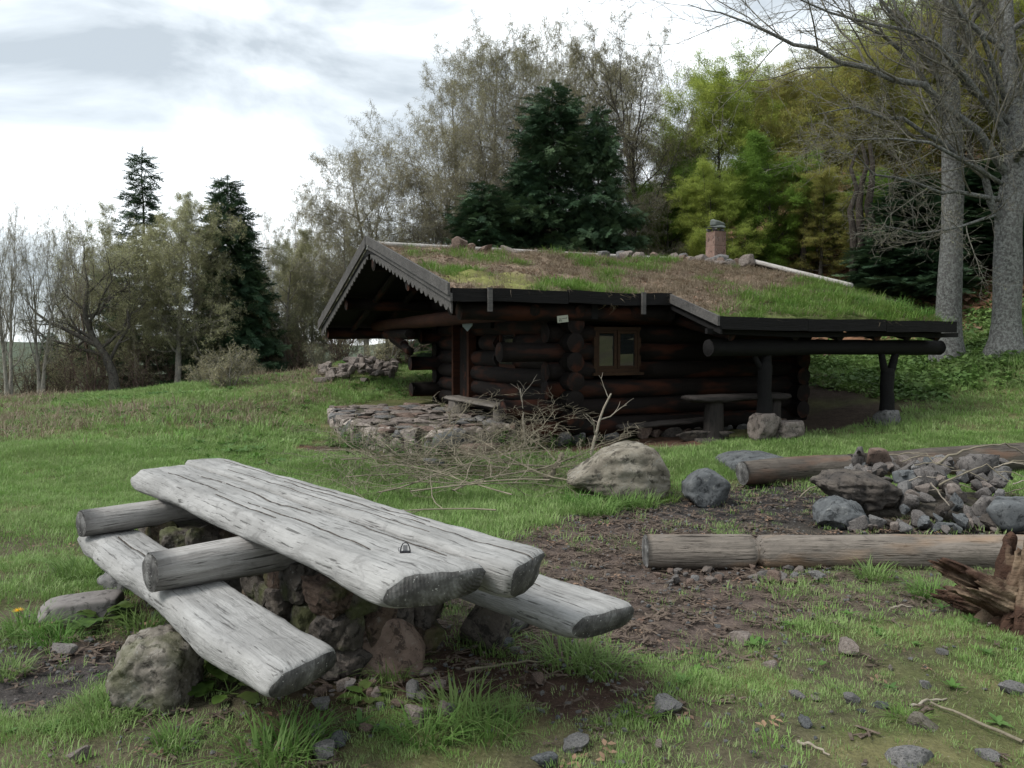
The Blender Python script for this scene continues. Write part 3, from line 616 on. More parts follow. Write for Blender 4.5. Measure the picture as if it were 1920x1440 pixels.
def log_mesh(Ln, r0, r1, seed, sides=14, nseg=None, bend=0., knots=.06, mats=(WOOD_LOG, END), notch=None, slant=0.):
    n = nseg or max(6, int(Ln / .12)); X = np.linspace(-Ln / 2, Ln / 2, n + 1); an = np.arange(sides) * 2 * math.pi / sides
    rr = np.interp(X, (-Ln / 2, Ln / 2), (r0, r1)); A, XX = np.meshgrid(an, X)
    q = np.stack([XX * 1.1, np.cos(A) * 1.2, np.sin(A) * 1.2], -1) + seed * 3.1
    rad = rr[:, None] * (1 + knots * 2.2 * fbm(q, 3, seed) + knots * .7 * fbm(q * (1.5, 6, 6), 2, seed + 1))
    if notch is not None: rad = rad * (1 - .38 * np.exp(-((XX - notch) / .022) ** 2))
    cy = bend * np.sin(X / Ln * 3.1 + seed) ; cz = bend * .6 * np.cos(X / Ln * 2.3 + seed)
    Xs = XX + slant * np.cos(A) * rad * (np.abs(XX) > Ln / 2 - 1e-3)
    V = np.stack([Xs, cy[:, None] + rad * np.cos(A), cz[:, None] + rad * np.sin(A)], -1).reshape(-1, 3)
    idx = np.arange((n + 1) * sides).reshape(n + 1, sides); nx_ = np.roll(idx, -1, 1)
    Q = np.stack([idx[:-1], nx_[:-1], nx_[1:], idx[1:]], -1).reshape(-1, 4)[:, ::-1]
    T = []; Vx = [V]
    for e_, row in ((0, idx[0]), (n, idx[n])):
        c = V[row].mean(0); ring = c + (V[row] - c) * .88 + np.array([(-.012 if e_ == 0 else .012) * min(1, r0 / .1), 0, 0]); b = sum(len(v) for v in Vx)
        Vx.append(ring); Vx.append(c[None] + [[-.010 if e_ == 0 else .010, 0, 0]]); rg = np.arange(b, b + sides); cc = b + sides; rn = np.roll(rg, -1); ro = np.roll(row, -1)
        qd = np.stack([row, rg, rn, ro], -1); tr = np.stack([np.full(sides, cc), rn, rg], -1)
        if e_ != 0: qd = qd[:, ::-1]; tr = tr[:, ::-1]
        T.append(tr); Q = np.concatenate([Q, qd])
    me = mesh('log', np.concatenate(Vx), [Q] + T); [me.materials.append(m) for m in mats]
    nq = n * sides; mi = np.zeros(len(me.polygons), np.int32); mi[nq:] = 1; me.polygons.foreach_set('material_index', mi)
    return me
def log_between(name, a, b, r0, r1, seed, parent=None, **kw):
    a, b = Vector(a), Vector(b); d = b - a; k2 = {k: kw.pop(k) for k in ('sides', 'nseg', 'bend', 'knots', 'mats', 'notch', 'slant') if k in kw}
    me = log_mesh(d.length, r0, r1, seed, **k2); o = obj(name, me, None, parent, (a + b) / 2, **kw)
    o.rotation_euler = (0, -math.atan2(d.z, math.hypot(d.x, d.y)), math.atan2(d.y, d.x)); return o
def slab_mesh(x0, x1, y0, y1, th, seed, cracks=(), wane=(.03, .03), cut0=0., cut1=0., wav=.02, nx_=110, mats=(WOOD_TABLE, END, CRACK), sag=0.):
    """hewn half log: flat top at z=0, rounded belly; cracks: (v, xa, xb)"""
    vs = set(np.round(np.linspace(-1, 1, 17), 4).tolist()); tags = {}
    for (cv, xa, xb) in cracks:
        for d_ in (-.036, -.018, .018, .036): vs.add(round(cv + d_, 4))
        vs.add(round(cv, 4))
    vs = np.array(sorted(vs)); X = np.linspace(x0, x1, nx_ + 1); nb = 18
    th_ = np.linspace(0, -math.pi, nb + 1)[1:-1]
    yl = y0 + wav * 1.6 * fbm(xy(X, X * 0 + seed, 1.3), 3, seed); yh = y1 + wav * 1.6 * fbm(xy(X, X * 0 + seed + 9, 1.3), 3, seed + 1)
    endf = np.minimum(X - x0, x1 - X); shr = 1 - .05 * np.exp(-endf / .02); yc, hw = (yl + yh) / 2, (yh - yl) / 2 * shr
    S = len(vs) + len(th_); V = np.zeros((nx_ + 1, S, 3))
    wig = fbm(xy(X, X * 0, 2.4), 3, seed + 5) * .10
    vv = vs[None, :] + (wig[:, None] * (1 - np.abs(vs)[None, :] ** 2)); V[:, :len(vs), 1] = yc[:, None] + hw[:, None] * vv
    z = -.022 * np.abs(vs)[None, :] ** 14 * np.ones((nx_ + 1, 1)) - .010 * np.exp(-endf / .015)[:, None]
    deep = np.zeros((nx_ + 1, 20 + len(vs) + nb))
    for (cv, xa, xb) in cracks:
        dist = np.abs(vs - cv); m = sm((X - xa) / .15) * sm((xb - X) / .15) * sm((fbm(xy(X, X * 0 + cv * 9, 2.6), 3, seed + 12) + .38) / .15); dep = np.where(dist < .027, .045, 0); z = z - m[:, None] * dep[None]; deep[:, :len(vs)] = np.maximum(deep[:, :len(vs)], m[:, None] * dep[None])
    V[:, :len(vs), 2] = z
    wn = np.where(np.cos(th_) > 0, wane[1], wane[0]); thk = th * (1 - .16 * np.exp(-endf / .06)) * (1 + .18 * fbm(xy(X, X * 0 + 3, 1.1), 2, seed + 8))
    V[:, len(vs):, 1] = yc[:, None] + (hw[:, None] + wn[None] * np.sin(-th_)[None] ** .5 * 1.0) * np.sign(np.cos(th_))[None] * np.abs(np.cos(th_))[None] ** .55
    V[:, len(vs):, 2] = -.030 - (thk[:, None] - .03) * np.sin(-th_)[None] ** .8
    V[:, :, 0] = X[:, None]
    f = (V[:, :, 1] - (y0 + y1) / 2) / (y1 - y0); e0 = np.exp(-(X - x0) / .35)[:, None]; e1 = np.exp(-(x1 - X) / .35)[:, None]
    V[:, :, 0] += cut0 * f * e0 + cut1 * f * e1 + e0 * V[:, :, 2] * -.35 + e1 * V[:, :, 2] * .25
    Vf = V.reshape(-1, 3); dsp = fbm(Vf * (3.5, 9, 9) + seed, 4, seed + 3) * .012 + fbm(Vf * (14, 22, 22) + seed, 2, seed + 4) * .005
    topm = np.zeros((nx_ + 1, S)); topm[:, :len(vs)] = 1; topm = topm.ravel(); Vf[:, 2] += dsp * np.where(topm > 0, .75, 1.5); Vf[:, 1] += np.where(topm > 0, 0, dsp * 2.2)
    Vf[:, 2] -= sag * (1 - ((Vf[:, 0] - (x0 + x1) / 2) / ((x1 - x0) / 2)) ** 2)
    idx = np.arange((nx_ + 1) * S).reshape(nx_ + 1, S); n2_ = np.roll(idx, -1, 1)
    Q = np.stack([idx[:-1], idx[1:], n2_[1:], n2_[:-1]], -1).reshape(-1, 4)[:, ::-1]
    # ordering: top runs y0->y1, belly runs y1->y0
    T = []; ext = []
    for row, flip in ((idx[0], 0), (idx[-1], 1)):
        c = Vf[row].mean(0); b = len(Vf) + sum(len(q) for q in ext); ext.append(c[None] + [[-.015 if not flip else .015, 0, 0]])
        t_ = np.stack([np.full(S, b), row, np.roll(row, -1)], -1); T.append(t_ if not flip else t_[:, ::-1])
    me = mesh('slab', np.concatenate([Vf] + ext), [Q] + T); [me.materials.append(m) for m in mats]
    mi = np.zeros(len(me.polygons), np.int32); mi[len(Q):] = 1
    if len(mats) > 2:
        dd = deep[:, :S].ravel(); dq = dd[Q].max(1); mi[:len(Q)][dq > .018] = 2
    me.polygons.foreach_set('material_index', mi)
    b = bmesh.new(); b.from_mesh(me); bmesh.ops.recalc_face_normals(b, faces=b.faces); b.to_mesh(me); b.free()
    return me

# ------------------------------------------------------------------ the picnic table
TD, TN = (-.655, .756), (.756, .655)
def tw(s, off): return TD[0] * s + TN[0] * off, TD[1] * s + TN[1] * off
tx, ty = tw(4.0, 1.9); TZ = gh(tx, ty) * 0
TB = empty('picnic_table', 'massive weathered grey timber picnic table with attached side benches on a stone base', 'picnic table', (tx, ty, 0), math.atan2(TD[1], TD[0]))
def tl(s, off, z=0.): return (s - 4.0, -(off - 1.9), z)
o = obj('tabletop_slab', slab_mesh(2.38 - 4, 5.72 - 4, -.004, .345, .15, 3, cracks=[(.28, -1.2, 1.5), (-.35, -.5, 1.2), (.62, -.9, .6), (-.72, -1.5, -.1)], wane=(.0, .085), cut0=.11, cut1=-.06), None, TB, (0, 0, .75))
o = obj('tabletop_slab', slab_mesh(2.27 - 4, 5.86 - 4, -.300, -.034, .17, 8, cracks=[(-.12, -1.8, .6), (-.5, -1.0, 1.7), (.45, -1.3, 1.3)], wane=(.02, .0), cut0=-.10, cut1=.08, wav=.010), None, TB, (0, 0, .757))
obj('bench_seat', slab_mesh(2.62 - 4, 5.38 - 4, .475, .770, .15, 14, cracks=[(.1, .4, 1.1)], wane=(.01, .03), cut0=-.10, cut1=.05, wav=.03), None, TB, (0, 0, .45), label='left bench seat with dark rounded sawn end')
obj('bench_seat', slab_mesh(2.27 - 4, 5.30 - 4, -.775, -.45, .16, 21, cracks=[(0, -1.7, -.6)], wane=(.02, .02), cut0=.05, cut1=.05, wav=.02), None, TB, (0, 0, .45), label='right bench seat with chamfered mossy end')
log_between('support_log', tl(5.17, 1.10, .535), tl(5.25, 2.35, .53), .085, .085, 5, TB, mats=(WOOD_SUP, END), knots=.10, sides=16)
log_between('support_log', tl(3.80, 1.09, .545), tl(3.85, 2.50, .535), .095, .095, 9, TB, mats=(WOOD_SUP, END), knots=.12, sides=16)
for (sa, sb, oa, ob, sd) in ((3.35, 4.4, 1.80, 2.36, 1), (4.85, 5.6, 1.55, 2.25, 2)):
    V, Fq = bxm(sa - 4 + .03, sb - 4 - .03, -(ob - 1.9) + .03, -(oa - 1.9) - .03, -.1, .44); base = obj('stone_base', mesh('stone_base', V, Fq, False), MORTAR, TB)
    r = random.Random(40 + sd)
    def face(n, fx, rows, mats=(ROCK_BASE, ROCK_DARK, ROCK_BASE, ROCK_DARK, ROCK_BASE2)):
        for j in range(rows):
            zc = -.02 + (j + .5) * .47 / rows; k = n + (j % 2)
            for i in range(k):
                f = (i + .5 + r.uniform(-.2, .2)) / k; px, py, lx, ly = fx(f, k); h = .47 / rows * r.uniform(.95, 1.25); m = r.choice(mats)
                V, Fq = rock_geo((lx * r.uniform(1.0, 1.3), ly, h * 1.12), r.randint(1, 9999), 4, planes=12, rough=.13, boxy=1.)
                obj('stone', mesh('stone', V, Fq, False), m, base, (px, py, zc - h / 2), (r.uniform(-.15, .15), r.uniform(-.15, .15), r.uniform(-.12, .12)))
    face(max(3, int((sb - sa) / .26)), lambda f, k: (sa - 4 + f * (sb - sa), -(oa - 1.9), (sb - sa) / k, .17), 3)
    face(3, lambda f, k: (sa - 4, -(oa - 1.9) - f * (ob - oa), .16, (ob - oa) / k * 1.1), 3)
    face(3, lambda f, k: (sb - 4, -(oa - 1.9) - f * (ob - oa), .16, (ob - oa) / k * 1.1), 2)
    face(max(3, int((sb - sa) / .3)), lambda f, k: (sa - 4 + f * (sb - sa), -(ob - 1.9), (sb - sa) / k, .17), 3)
# little metal bail on the table top
p = Pz(760, 1030, .765); B = empty('metal_bail', 'small dull metal bail standing up near the front end of the tabletop', 'metal fitting', (p.x, p.y, .755), .1)
arc = [(-.020, 0, 0), (-.017, 0, .018), (-.010, 0, .034), (0, 0, .038), (.010, 0, .034), (.017, 0, .018), (.020, 0, 0)]
obj('wire_loop', mesh('wire_loop', *tubes([(arc, [.0024] * 7)], 6)), METALD, B)
V, Fq = bxm(-.009, .009, .004, .006, 0, .026); obj('clasp_plate', mesh('clasp_plate', V, Fq, False), METAL, B)
arc2 = [(-.028, .012, 0), (-.026, .008, .016), (-.022, .003, .020), (-.024, -.001, .002)]
obj('side_wire', mesh('side_wire', *tubes([(arc2, [.0016] * 4)], 5)), METAL, B)
V, Fq = bxm(-.022, .022, -.004, .006, -.004, .003); obj('base_strip', mesh('base_strip', V, Fq, False), METALD, B)

# ------------------------------------------------------------------ boulders and single stones
def pr_(u, v, dz=0.):
    p = Pz(u, v, dz); 
    for _ in range(4): p = Pz(u, v, gh(p.x, p.y))
    return p
def rk(label, u, v, dims, mat, seed, **k):
    p = pr_(u, v); y = p.y + dims[1] * .45; x = (u - 960) / FPX * y; return rock(k.pop('name', 'boulder'), label, x, y, dims, mat, seed, **k)
def sculpt(name, label, u, v, y, W, Dp, top, bot, mat, seed, n=4., planes=8, rough=.05, rz=0., sub=5, z0=None, lean=0., strata=0., hp=(1.08, 1.32)):
    """rock whose front outline follows heights top/bot along its width; a real solid of depth Dp"""
    D, Fc = ico(sub); D = D / np.linalg.norm(D, axis=1, keepdims=True); rs_ = np.random.RandomState(seed)
    r = (np.abs(D) ** n).sum(1) ** (-1. / n); m = rs_.normal(size=(planes, 3)); m /= np.linalg.norm(m, axis=1, keepdims=True); h = rs_.uniform(hp[0], hp[1], planes)
    t = D @ m.T; r = np.minimum(r, np.where(t > .05, h / np.maximum(t, .05), 9.).min(1)); V = D * r[:, None]; V = V / np.abs(V).max(0)
    x = (V[:, 0] + 1) / 2; ht = np.interp(x, np.linspace(0, 1, len(top)), top); hb = np.interp(x, np.linspace(0, 1, len(bot)), bot); zz = (V[:, 2] + 1) / 2
    P = np.stack([V[:, 0] * W / 2, V[:, 1] * Dp / 2 + lean * zz, hb + (ht - hb) * zz], 1); k = max(W, .3)
    P = P + D * (fbm(P / k * 3.2 + seed, 5, seed, .6) * rough * 1.3 * k)[:, None] + D * (np.abs(fbm(P / k * 7 + seed, 4, seed + 2, .6)) * -rough * 1.3 * k)[:, None]
    if strata: P[:, 1] += strata * fbm(np.stack([P[:, 0] * 2, P[:, 1] * 2, P[:, 2] * 16], 1) + seed, 3, seed + 4)
    yy = y + Dp * .5; x0 = (u - 960) / FPX * (y + Dp * .25)
    return obj(name, mesh(name, P, Fc), mat, None, (x0, yy, gh(x0, yy) if z0 is None else z0), (0, 0, rz), label=label, cat='boulder' if W > .3 else 'stone')
sculpt('boulder', 'squat pitted boulder with flat lichened top beside the left bench', 262, 1332, 3.36, .36, .32, [.20, .275, .285, .285, .275, .26], [-.05] * 6, ROCK_PIT, 31, n=6, planes=5, rough=.085, hp=(1.05, 1.3))
sculpt('boulder', 'large tan boulder with blue-grey right face left of the fire pit', 1163, 936, 7.95, 1.04, .75, [.20, .34, .46, .53, .56, .55, .30], [.14, .05, -.02, -.05, -.08, -.06, -.02], ROCK_TAN, 64, n=9, planes=7, rough=.055, strata=.03)
sculpt('boulder', 'rounded blue-grey boulder between tan boulder and short log', 1331, 944, 7.75, .44, .40, [.24, .31, .34, .34, .33, .27], [-.02, -.06, -.06, -.06, -.05, 0], ROCK_BLUE, 74, n=7, planes=10, rough=.03, hp=(.82, 1.15))
sculpt('boulder', 'flat pale slab lying in grass behind the short dark log', 1427, 892, 9.3, .80, .85, [.10, .15, .17, .17, .16, .13], [-.08] * 6, ROCK_BLUE, 83, n=7, planes=5, rough=.015, rz=.15)
sculpt('boulder', 'long smooth mauve slab beside the dandelions and dock plant', 130, 1150, 4.45, .42, .24, [.09, .105, .11, .115, .12, .12], [-.06] * 6, ROCK_SLAB, 95, n=14, planes=5, rough=.012, rz=.22)
sculpt('boulder', 'upright reddish slab leaning against the table base', 727, 1255, 3.72, .32, .13, [.24, .25, .25, .24, .19, .10], [-.05] * 6, ROCK_RED, 107, n=8, planes=4, rough=.02, lean=.06, sub=4)
rk('rough grey stone behind dock leaves at the mauve slab end', 218, 1112, (.34, .22, .13), ROCK_GREY, 96, sub=4, rough=.08, cat='boulder')
rk('dark stone at right end of the table base', 905, 1215, (.30, .24, .30), ROCK_DARK, 108, sub=4, planes=8, cat='boulder')
rk('mossy grey stone under the right bench', 965, 1190, (.26, .22, .20), ROCK_GREY, 109, sub=4, planes=8, cat='boulder')
rk('long grey stone half buried at the far right of the fire pit', 1915, 1000, (.75, .5, .30), ROCK_BLUE, 110, sub=4, cat='boulder')
rk('flat dark plank-like stone in front of the cabin stump table', 1320, 832, (.85, .35, .16), ROCK_DARK, 111, sub=4, planes=7, rz=.1, cat='boulder')
rk('small flat stone by nettles under the terrace wall', 812, 878, (.30, .22, .13), ROCK_BLUE, 112, sub=3, planes=7, cat='stone')
small = [(1010, 1276, .10, ROCK_RED, 'fist-sized reddish stone on bare soil in front of the table'), (655, 1288, .075, ROCK_SLAB, 'pale angular stone beside the left bench end'), (627, 1275, .10, ROCK_RUBBLE, 'flat brown stone tucked behind the left bench end'),
         (612, 1420, .12, ROCK_GREY, 'rounded grey stone at the bottom below the bench end'), (640, 1390, .11, ROCK_BLUE, 'dark grey stone above the rounded one at the bottom'), (600, 1370, .09, ROCK_GREY, 'small grey stone among red rubble near bench end'),
         (945, 1212, .12, ROCK_BLUE, 'blue-grey split stone beside grass under the right bench'), (965, 1222, .07, ROCK_GREY, 'small stone touching the blue-grey split stone'), (775, 1352, .13, ROCK_RUBBLE, 'flat pale stone on edge of the long grass clump'),
         (1080, 1392, .14, ROCK_GREY, 'flat grey stone in brown soil at bottom middle'), (1022, 1432, .13, ROCK_BLUE, 'stone at the lower edge left of bottom middle'), (1710, 1425, .22, ROCK_GREY, 'pointed grey rock poking from grass at lower right'),
         (1250, 1330, .17, ROCK_GREY, 'flat grey rock left of the lawn stone row'), (1510, 1360, .085, ROCK_BLUE, 'small blue-green stone in lower lawn'), (1735, 1362, .15, ROCK_TAN, 'flat orange-tan stone in the lower right lawn'),
         (1590, 1222, .14, ROCK_RUBBLE, 'flat pale stone in middle of the right lawn'), (1765, 1224, .08, ROCK_GREY, 'small round stone right of the flat lawn stone'), (1385, 1202, .16, ROCK_RUBBLE, 'long pale stone at edge of the wood chips'),
         (1445, 1250, .11, ROCK_RUBBLE, 'flat lawn stone below the long pale one'), (1650, 1322, .085, ROCK_BLUE, 'grey-blue stone ending the lawn stone row'), (1595, 1315, .09, ROCK_GREY, 'forked grey stone in the lawn stone row'),
         (1530, 1308, .08, ROCK_RUBBLE, 'buff stone in the lawn stone row'), (1492, 1308, .08, ROCK_GREY, 'left-hand stone in the lawn stone row'), (1735, 1285, .07, ROCK_GREY, 'small stone beside pale wood splinter'),
         (1900, 1300, .17, ROCK_GREY, 'grey rock at the right edge of the lawn'), (1855, 1420, .10, ROCK_GREY, 'stone near the lower right corner'), (120, 1220, .13, ROCK_SLAB, 'flat slate chip on the dark gravel'),
         (145, 1420, .11, ROCK_RUBBLE, 'pale flat stone at lower left'), (600, 1300, .07, ROCK_RED, 'red stone just right of the bench end'), (705, 1310, .10, ROCK_RUBBLE, 'upright brown stone behind nettle leaves'),
         (1045, 1130, .09, ROCK_RUBBLE, 'brown stone on chips right of the table'), (1230, 1060, .07, ROCK_RED, 'stone at left end of the front log')]
for (u, v, s, m, lb) in small:
    p = pr_(u, v); s *= .85; small_rock(p.x, p.y, s, m, z=gh(p.x, p.y) - s * (.10 if v > 1190 and u > 990 else 0), tilt=.2, label=lb, cat='stone')
for k in range(46):       # stones in a line under the front log and in the path
    u = RN.uniform(1215, 1560) if k < 30 else RN.uniform(600, 860); v = RN.gauss(1082, 10) if k < 30 else RN.uniform(1290, 1400) - (u - 600) * .25
    p = pr_(u, v); small_rock(p.x, p.y, RN.uniform(.045, .11), RN.choice([ROCK_GREY, ROCK_FIRE, ROCK_RUBBLE, ROCK_RED]), label='small broken stone in the row along the front log' if k < 30 else 'small reddish stone in the rubble behind the left bench end',
                              cat='stone', group='stones along the front log' if k < 30 else 'rubble stones below the table')
for k in range(46):
    y = RN.uniform(2.9, 6.5); x = RN.uniform(-.65, .65) * y + .8
    small_rock(x, y, RN.uniform(.02, .045), RN.choice([ROCK_GREY, ROCK_RUBBLE, ROCK_BLUE]), label='loose pebble lying in the worn lawn', cat='stone', group='pebbles in the lawn')

# ------------------------------------------------------------------ fire pit
F1, F2 = (WOOD_LOG, END), (WOOD_LOGD, END)
log_between('seat_log', (.965, 5.60, .115), (4.35, 5.60, .10), .122, .135, 3, mats=F1, notch=-.90, bend=.012, knots=.07, sides=20, nseg=90, label='long grey seat log with a saw cut in front of the fire pit', cat='log')
a, b = Pz(1400, 920, 0), Pz(1600, 900, 0)
log_between('seat_log', (a.x, a.y + .2, .15), (a.x + 1.35, a.y + .55, .17), .135, .15, 7, mats=F2, bend=.02, knots=.08, sides=18, nseg=40, label='short dark log ending left of the fire stones', cat='log')
log_between('seat_log', (3.95, 9.2, .17), (7.4, 9.75, .22), .15, .19, 12, mats=F2, bend=.03, knots=.08, sides=18, nseg=60, label='thick dark log lying behind the fire stones', cat='log')
def fr_rock(label, u, y, z0, dims, mat, seed, **k): x = (u - 960) / FPX * y; return rock('fire_stone', label, x, y, dims, mat, seed, z=z0, sink=0, cat='stone', **k)
sculpt('fire_stone', 'big dark brown boulder on top of the fire ring', 1622, 0, 7.05, .80, .50, [.26, .32, .33, .32, .30, .26, .20], [.20, .10, .04, -.02, -.04, -.02, .08], ROCK_DARK, 201, n=4, planes=8, rough=.07, strata=.05, z0=.09)
sculpt('fire_stone', 'blue-grey boulder under the big dark one at the fire ring', 1592, 0, 6.78, .44, .36, [.12, .20, .22, .18, .12], [-.04, -.06, -.06, -.06, -.02], ROCK_BLUE, 202, n=5, planes=10, rough=.05, hp=(.85, 1.15), z0=.02)
fr_rock('upright square stone on the back left of the fire ring', 1612, 7.95, .28, (.20, .18, .28), ROCK_FIRE, 203, sub=3, planes=7)
fr_rock('pinkish stone sitting atop the fire ring', 1650, 7.80, .40, (.26, .2, .17), ROCK_RED, 204, sub=3, planes=8)
fr_rock('flat dark slab bridging the fire ring stones', 1735, 7.45, .26, (.48, .25, .13), ROCK_BLUE, 205, sub=4, planes=8)
fr_rock('triangular grey stone at front right of the fire ring', 1850, 7.0, .02, (.32, .22, .24), ROCK_FIRE, 206, sub=3, planes=7)
fr_rock('large grey stone at right back of the fire ring', 1838, 7.6, .24, (.38, .28, .30), ROCK_FIRE, 207, sub=3, planes=8)
fr_rock('pale round stone in middle of the fire ring', 1797, 7.15, .20, (.15, .12, .13), ROCK_RUBBLE, 208, sub=3, soft=.3)
FMATS = [ROCK_FIRE, ROCK_FIRE, ROCK_FIRE, ROCK_GREY, ROCK_DARK, ROCK_BLUE, ROCK_RUBBLE]
r = random.Random(9)
for k in range(185):
    u = r.uniform(1600, 1890); t = r.random(); y = 6.68 + 1.5 * t; x = (u - 960) / FPX * y
    if u < 1700 and 6.85 < y < 7.7: continue
    hh = .36 * sm(np.array((y - 6.75) / .8)) * (1 - ((u - 1740) / 190) ** 2 * .5); s = r.uniform(.10, .22) * (1 if t > .25 else .8); m = r.choice(FMATS)
    tone = {'dark_brown_stone': 'dark brown', 'blue_grey_stone': 'bluish', 'terrace_stone': 'buff', 'grey_stone': 'plain grey'}.get(m.name, 'brownish-grey')
    where = ('in the front row' if t < .2 else 'on the front slope' if t < .5 else 'near the top') + ' ' + ('at the left' if u < 1700 else 'at the middle' if u < 1795 else 'at the right')
    small_rock(x, y, s, m, z=float(hh) + .01, tilt=.7, name='fire_stone', label='%s angular stone %s of the fire ring heap' % (tone, where), cat='stone', group='fire ring stones')
for k in range(14):
    u = r.uniform(1640, 1900); y = r.uniform(7.9, 8.5); small_rock((u - 960) / FPX * y, y, r.uniform(.12, .22), r.choice(FMATS), z=r.uniform(.15, .34), tilt=.7, name='fire_stone', label='stone on the back rim of the fire ring', cat='stone', group='back rim stones of the fire ring')
V, Fc = rock_geo((1.7, 1.25, .34), 77, 4, rough=.12, planes=14, soft=.6); obj('ash_mound', mesh('ash_mound', V, Fc), MORTAR, None, (4.0, 7.65, -.17), kind='structure')
def stick(label, pts, r0, r1, mat=TWIG, cat='branch', name='fallen_branch', group=None):
    pts = [Vector(p) for p in pts]; P = []
    for i in range(len(pts) - 1):
        for k in range(4): P.append(pts[i].lerp(pts[i + 1], k / 4))
    P.append(pts[-1]); P = np.array([tuple(p) for p in P]); P[1:-1] += (np.random.RandomState(len(label)).normal(size=P[1:-1].shape)) * r0 * .5
    c = P.mean(0); V, Fq = tubes([(P - c, list(np.linspace(r0, r1, len(P))))], 7); return obj(name, mesh(name, V, Fq), mat, None, tuple(c), label=label, cat=cat, group=group)
q = lambda u, v, y: tuple(Py(u, v, y))
stick('thick cut stick leaning up out of the fire ring', [q(1610, 849, 7.8), q(1632, 866, 7.8), q(1655, 882, 7.8)], .024, .026, BARK_DARK)
stick('long arching branch over the back of the fire ring', [q(1720, 895, 7.5), q(1780, 855, 7.7), q(1830, 838, 7.8), q(1885, 832, 7.9), q(1925, 852, 7.9)], .014, .006)
stick('thin branch curling over the fire ring stones', [q(1665, 853, 7.9), q(1705, 849, 7.9), q(1738, 850, 7.8), q(1752, 868, 7.7)], .007, .004)
stick('branch lying across right side of the fire ring', [q(1760, 910, 7.2), q(1815, 885, 7.3), q(1850, 870, 7.3), q(1895, 905, 7.2)], .009, .004)
stick('crooked twig in front of the fire stones', [q(1745, 905, 7.0), q(1760, 925, 6.95), q(1780, 948, 6.9)], .008, .005, TWIGP)
stick('forked twig lying left of the big dark boulder', [q(1500, 932, 7.3), q(1518, 915, 7.3), q(1552, 905, 7.4), q(1576, 893, 7.6)], .007, .006)
for k in range(16):
    y = r.uniform(7.2, 8.0); u = r.uniform(1680, 1900); v0 = r.uniform(865, 930); a = r.uniform(-.5, .5)
    stick('thin dead twig tangled on the fire ring', [q(u, v0, y), q(u + 35 * math.cos(a), v0 - 22 * math.sin(a) - 8, y), q(u + 75 * math.cos(a), v0 - 45 * math.sin(a), y - .1)], .006, .003, r.choice([TWIG, TWIGP]), group='twigs on the fire ring')

# rotten stump at the right edge
def stump():
    x, y = 3.00, 4.42; st = empty('rotten_stump', 'splintered red-brown rotten stump at the right edge', 'stump', (x, y, gh(x, y)), 0)
    def shell(na, nz, R0, H0, seed, jag, sx=1., sy=1., thick=.05):
        A, T = np.meshgrid(np.linspace(0, 2 * math.pi, na, endpoint=False), np.linspace(0, 1, nz)); ca, sa = np.cos(A), np.sin(A)
        hh = H0 * (1 + jag * fbm(np.stack([ca * 1.4, sa * 1.4, 0 * A], -1) + seed, 3, seed) * 2 + jag * .6 * fbm(np.stack([ca * 6, sa * 6, 0 * A], -1), 3, seed + 1))
        ridg = np.abs(fbm(np.stack([ca * 5, sa * 5, T * 1.4], -1) + seed, 4, seed + 2)); rr = R0 * (1.25 - .45 * T + .5 * (1 - T) ** 4) * (1 - .55 * ridg) + .02 * fbm(np.stack([ca * 14, sa * 14, T * 6], -1), 3, seed + 4)
        outer = np.stack([rr * ca * sx, rr * sa * sy, hh * T - .06], -1); inner = np.stack([(rr - thick * (1.4 - T)) * ca * sx, (rr - thick * (1.4 - T)) * sa * sy, hh * T * .97 - .06], -1)[::-1]
        V = np.concatenate([outer, inner]); m = len(V); idx = np.arange(m * na).reshape(m, na); n2 = np.roll(idx, -1, 1)
        return V.reshape(-1, 3), np.stack([idx[:-1], n2[:-1], n2[1:], idx[1:]], -1).reshape(-1, 4)
    V, Fq = shell(150, 34, .20, .40, 5, .40); obj('body', mesh('body', V, Fq), WOOD_ROT, st)
    for k, (l, r0, px, py, pz, a, e_) in enumerate([(.46, .095, -.24, -.02, .09, .15, .42), (.36, .08, -.20, .14, .05, -.5, .15), (.40, .09, .02, -.22, .05, 1.3, .25), (.30, .06, -.12, -.12, .20, .3, -.55), (.34, .07, .2, -.12, .1, 2.4, .2)]):
        V, Fq = shell(60, 26, r0, l, 20 + k, .35, thick=.02); o = obj('root_chunk', mesh('root_chunk', V, Fq), WOOD_ROT, st, (px + l * .45 * math.cos(a), py + l * .45 * math.sin(a), pz - .02), (0, 0, 0)); o.rotation_euler = Vector((-math.cos(a) * math.cos(e_), -math.sin(a) * math.cos(e_), math.sin(e_))).to_track_quat('Z', 'Y').to_euler()
stump(); bpy.data.objects['rotten_stump'].scale = (1.15, 1.15, 1.15)
for (u, v, l, a, lb) in [(1690, 1143, .16, .2, 'pale wood splinter in grass left of the rotten stump'), (1870, 1172, .14, .3, 'white wood splinter below the rotten stump'), (1740, 1322, .22, .35, 'curved white splinter in the lower right lawn'), (1525, 1408, .14, -.9, 'short pale stick in the lower lawn'), (950, 1252, .42, .3, 'bent brown stick on soil before the table')]:
    p = pr_(u, v); stick(lb, [(p.x - l / 2 * math.cos(a), p.y - l / 2 * math.sin(a), p.z + .012), (p.x, p.y + .015, p.z + .018), (p.x + l / 2 * math.cos(a), p.y + l / 2 * math.sin(a), p.z + .012)], .008, .004, TWIGP if 'bent' not in lb else TWIG)
a, b, c = pr_(1745, 1325), pr_(1830, 1365), pr_(1918, 1400)
stick('long thin twig running to the lower right corner', [a + Vector((0, 0, .02)), b + Vector((0, 0, .03)), c + Vector((0, 0, .02))], .005, .008)
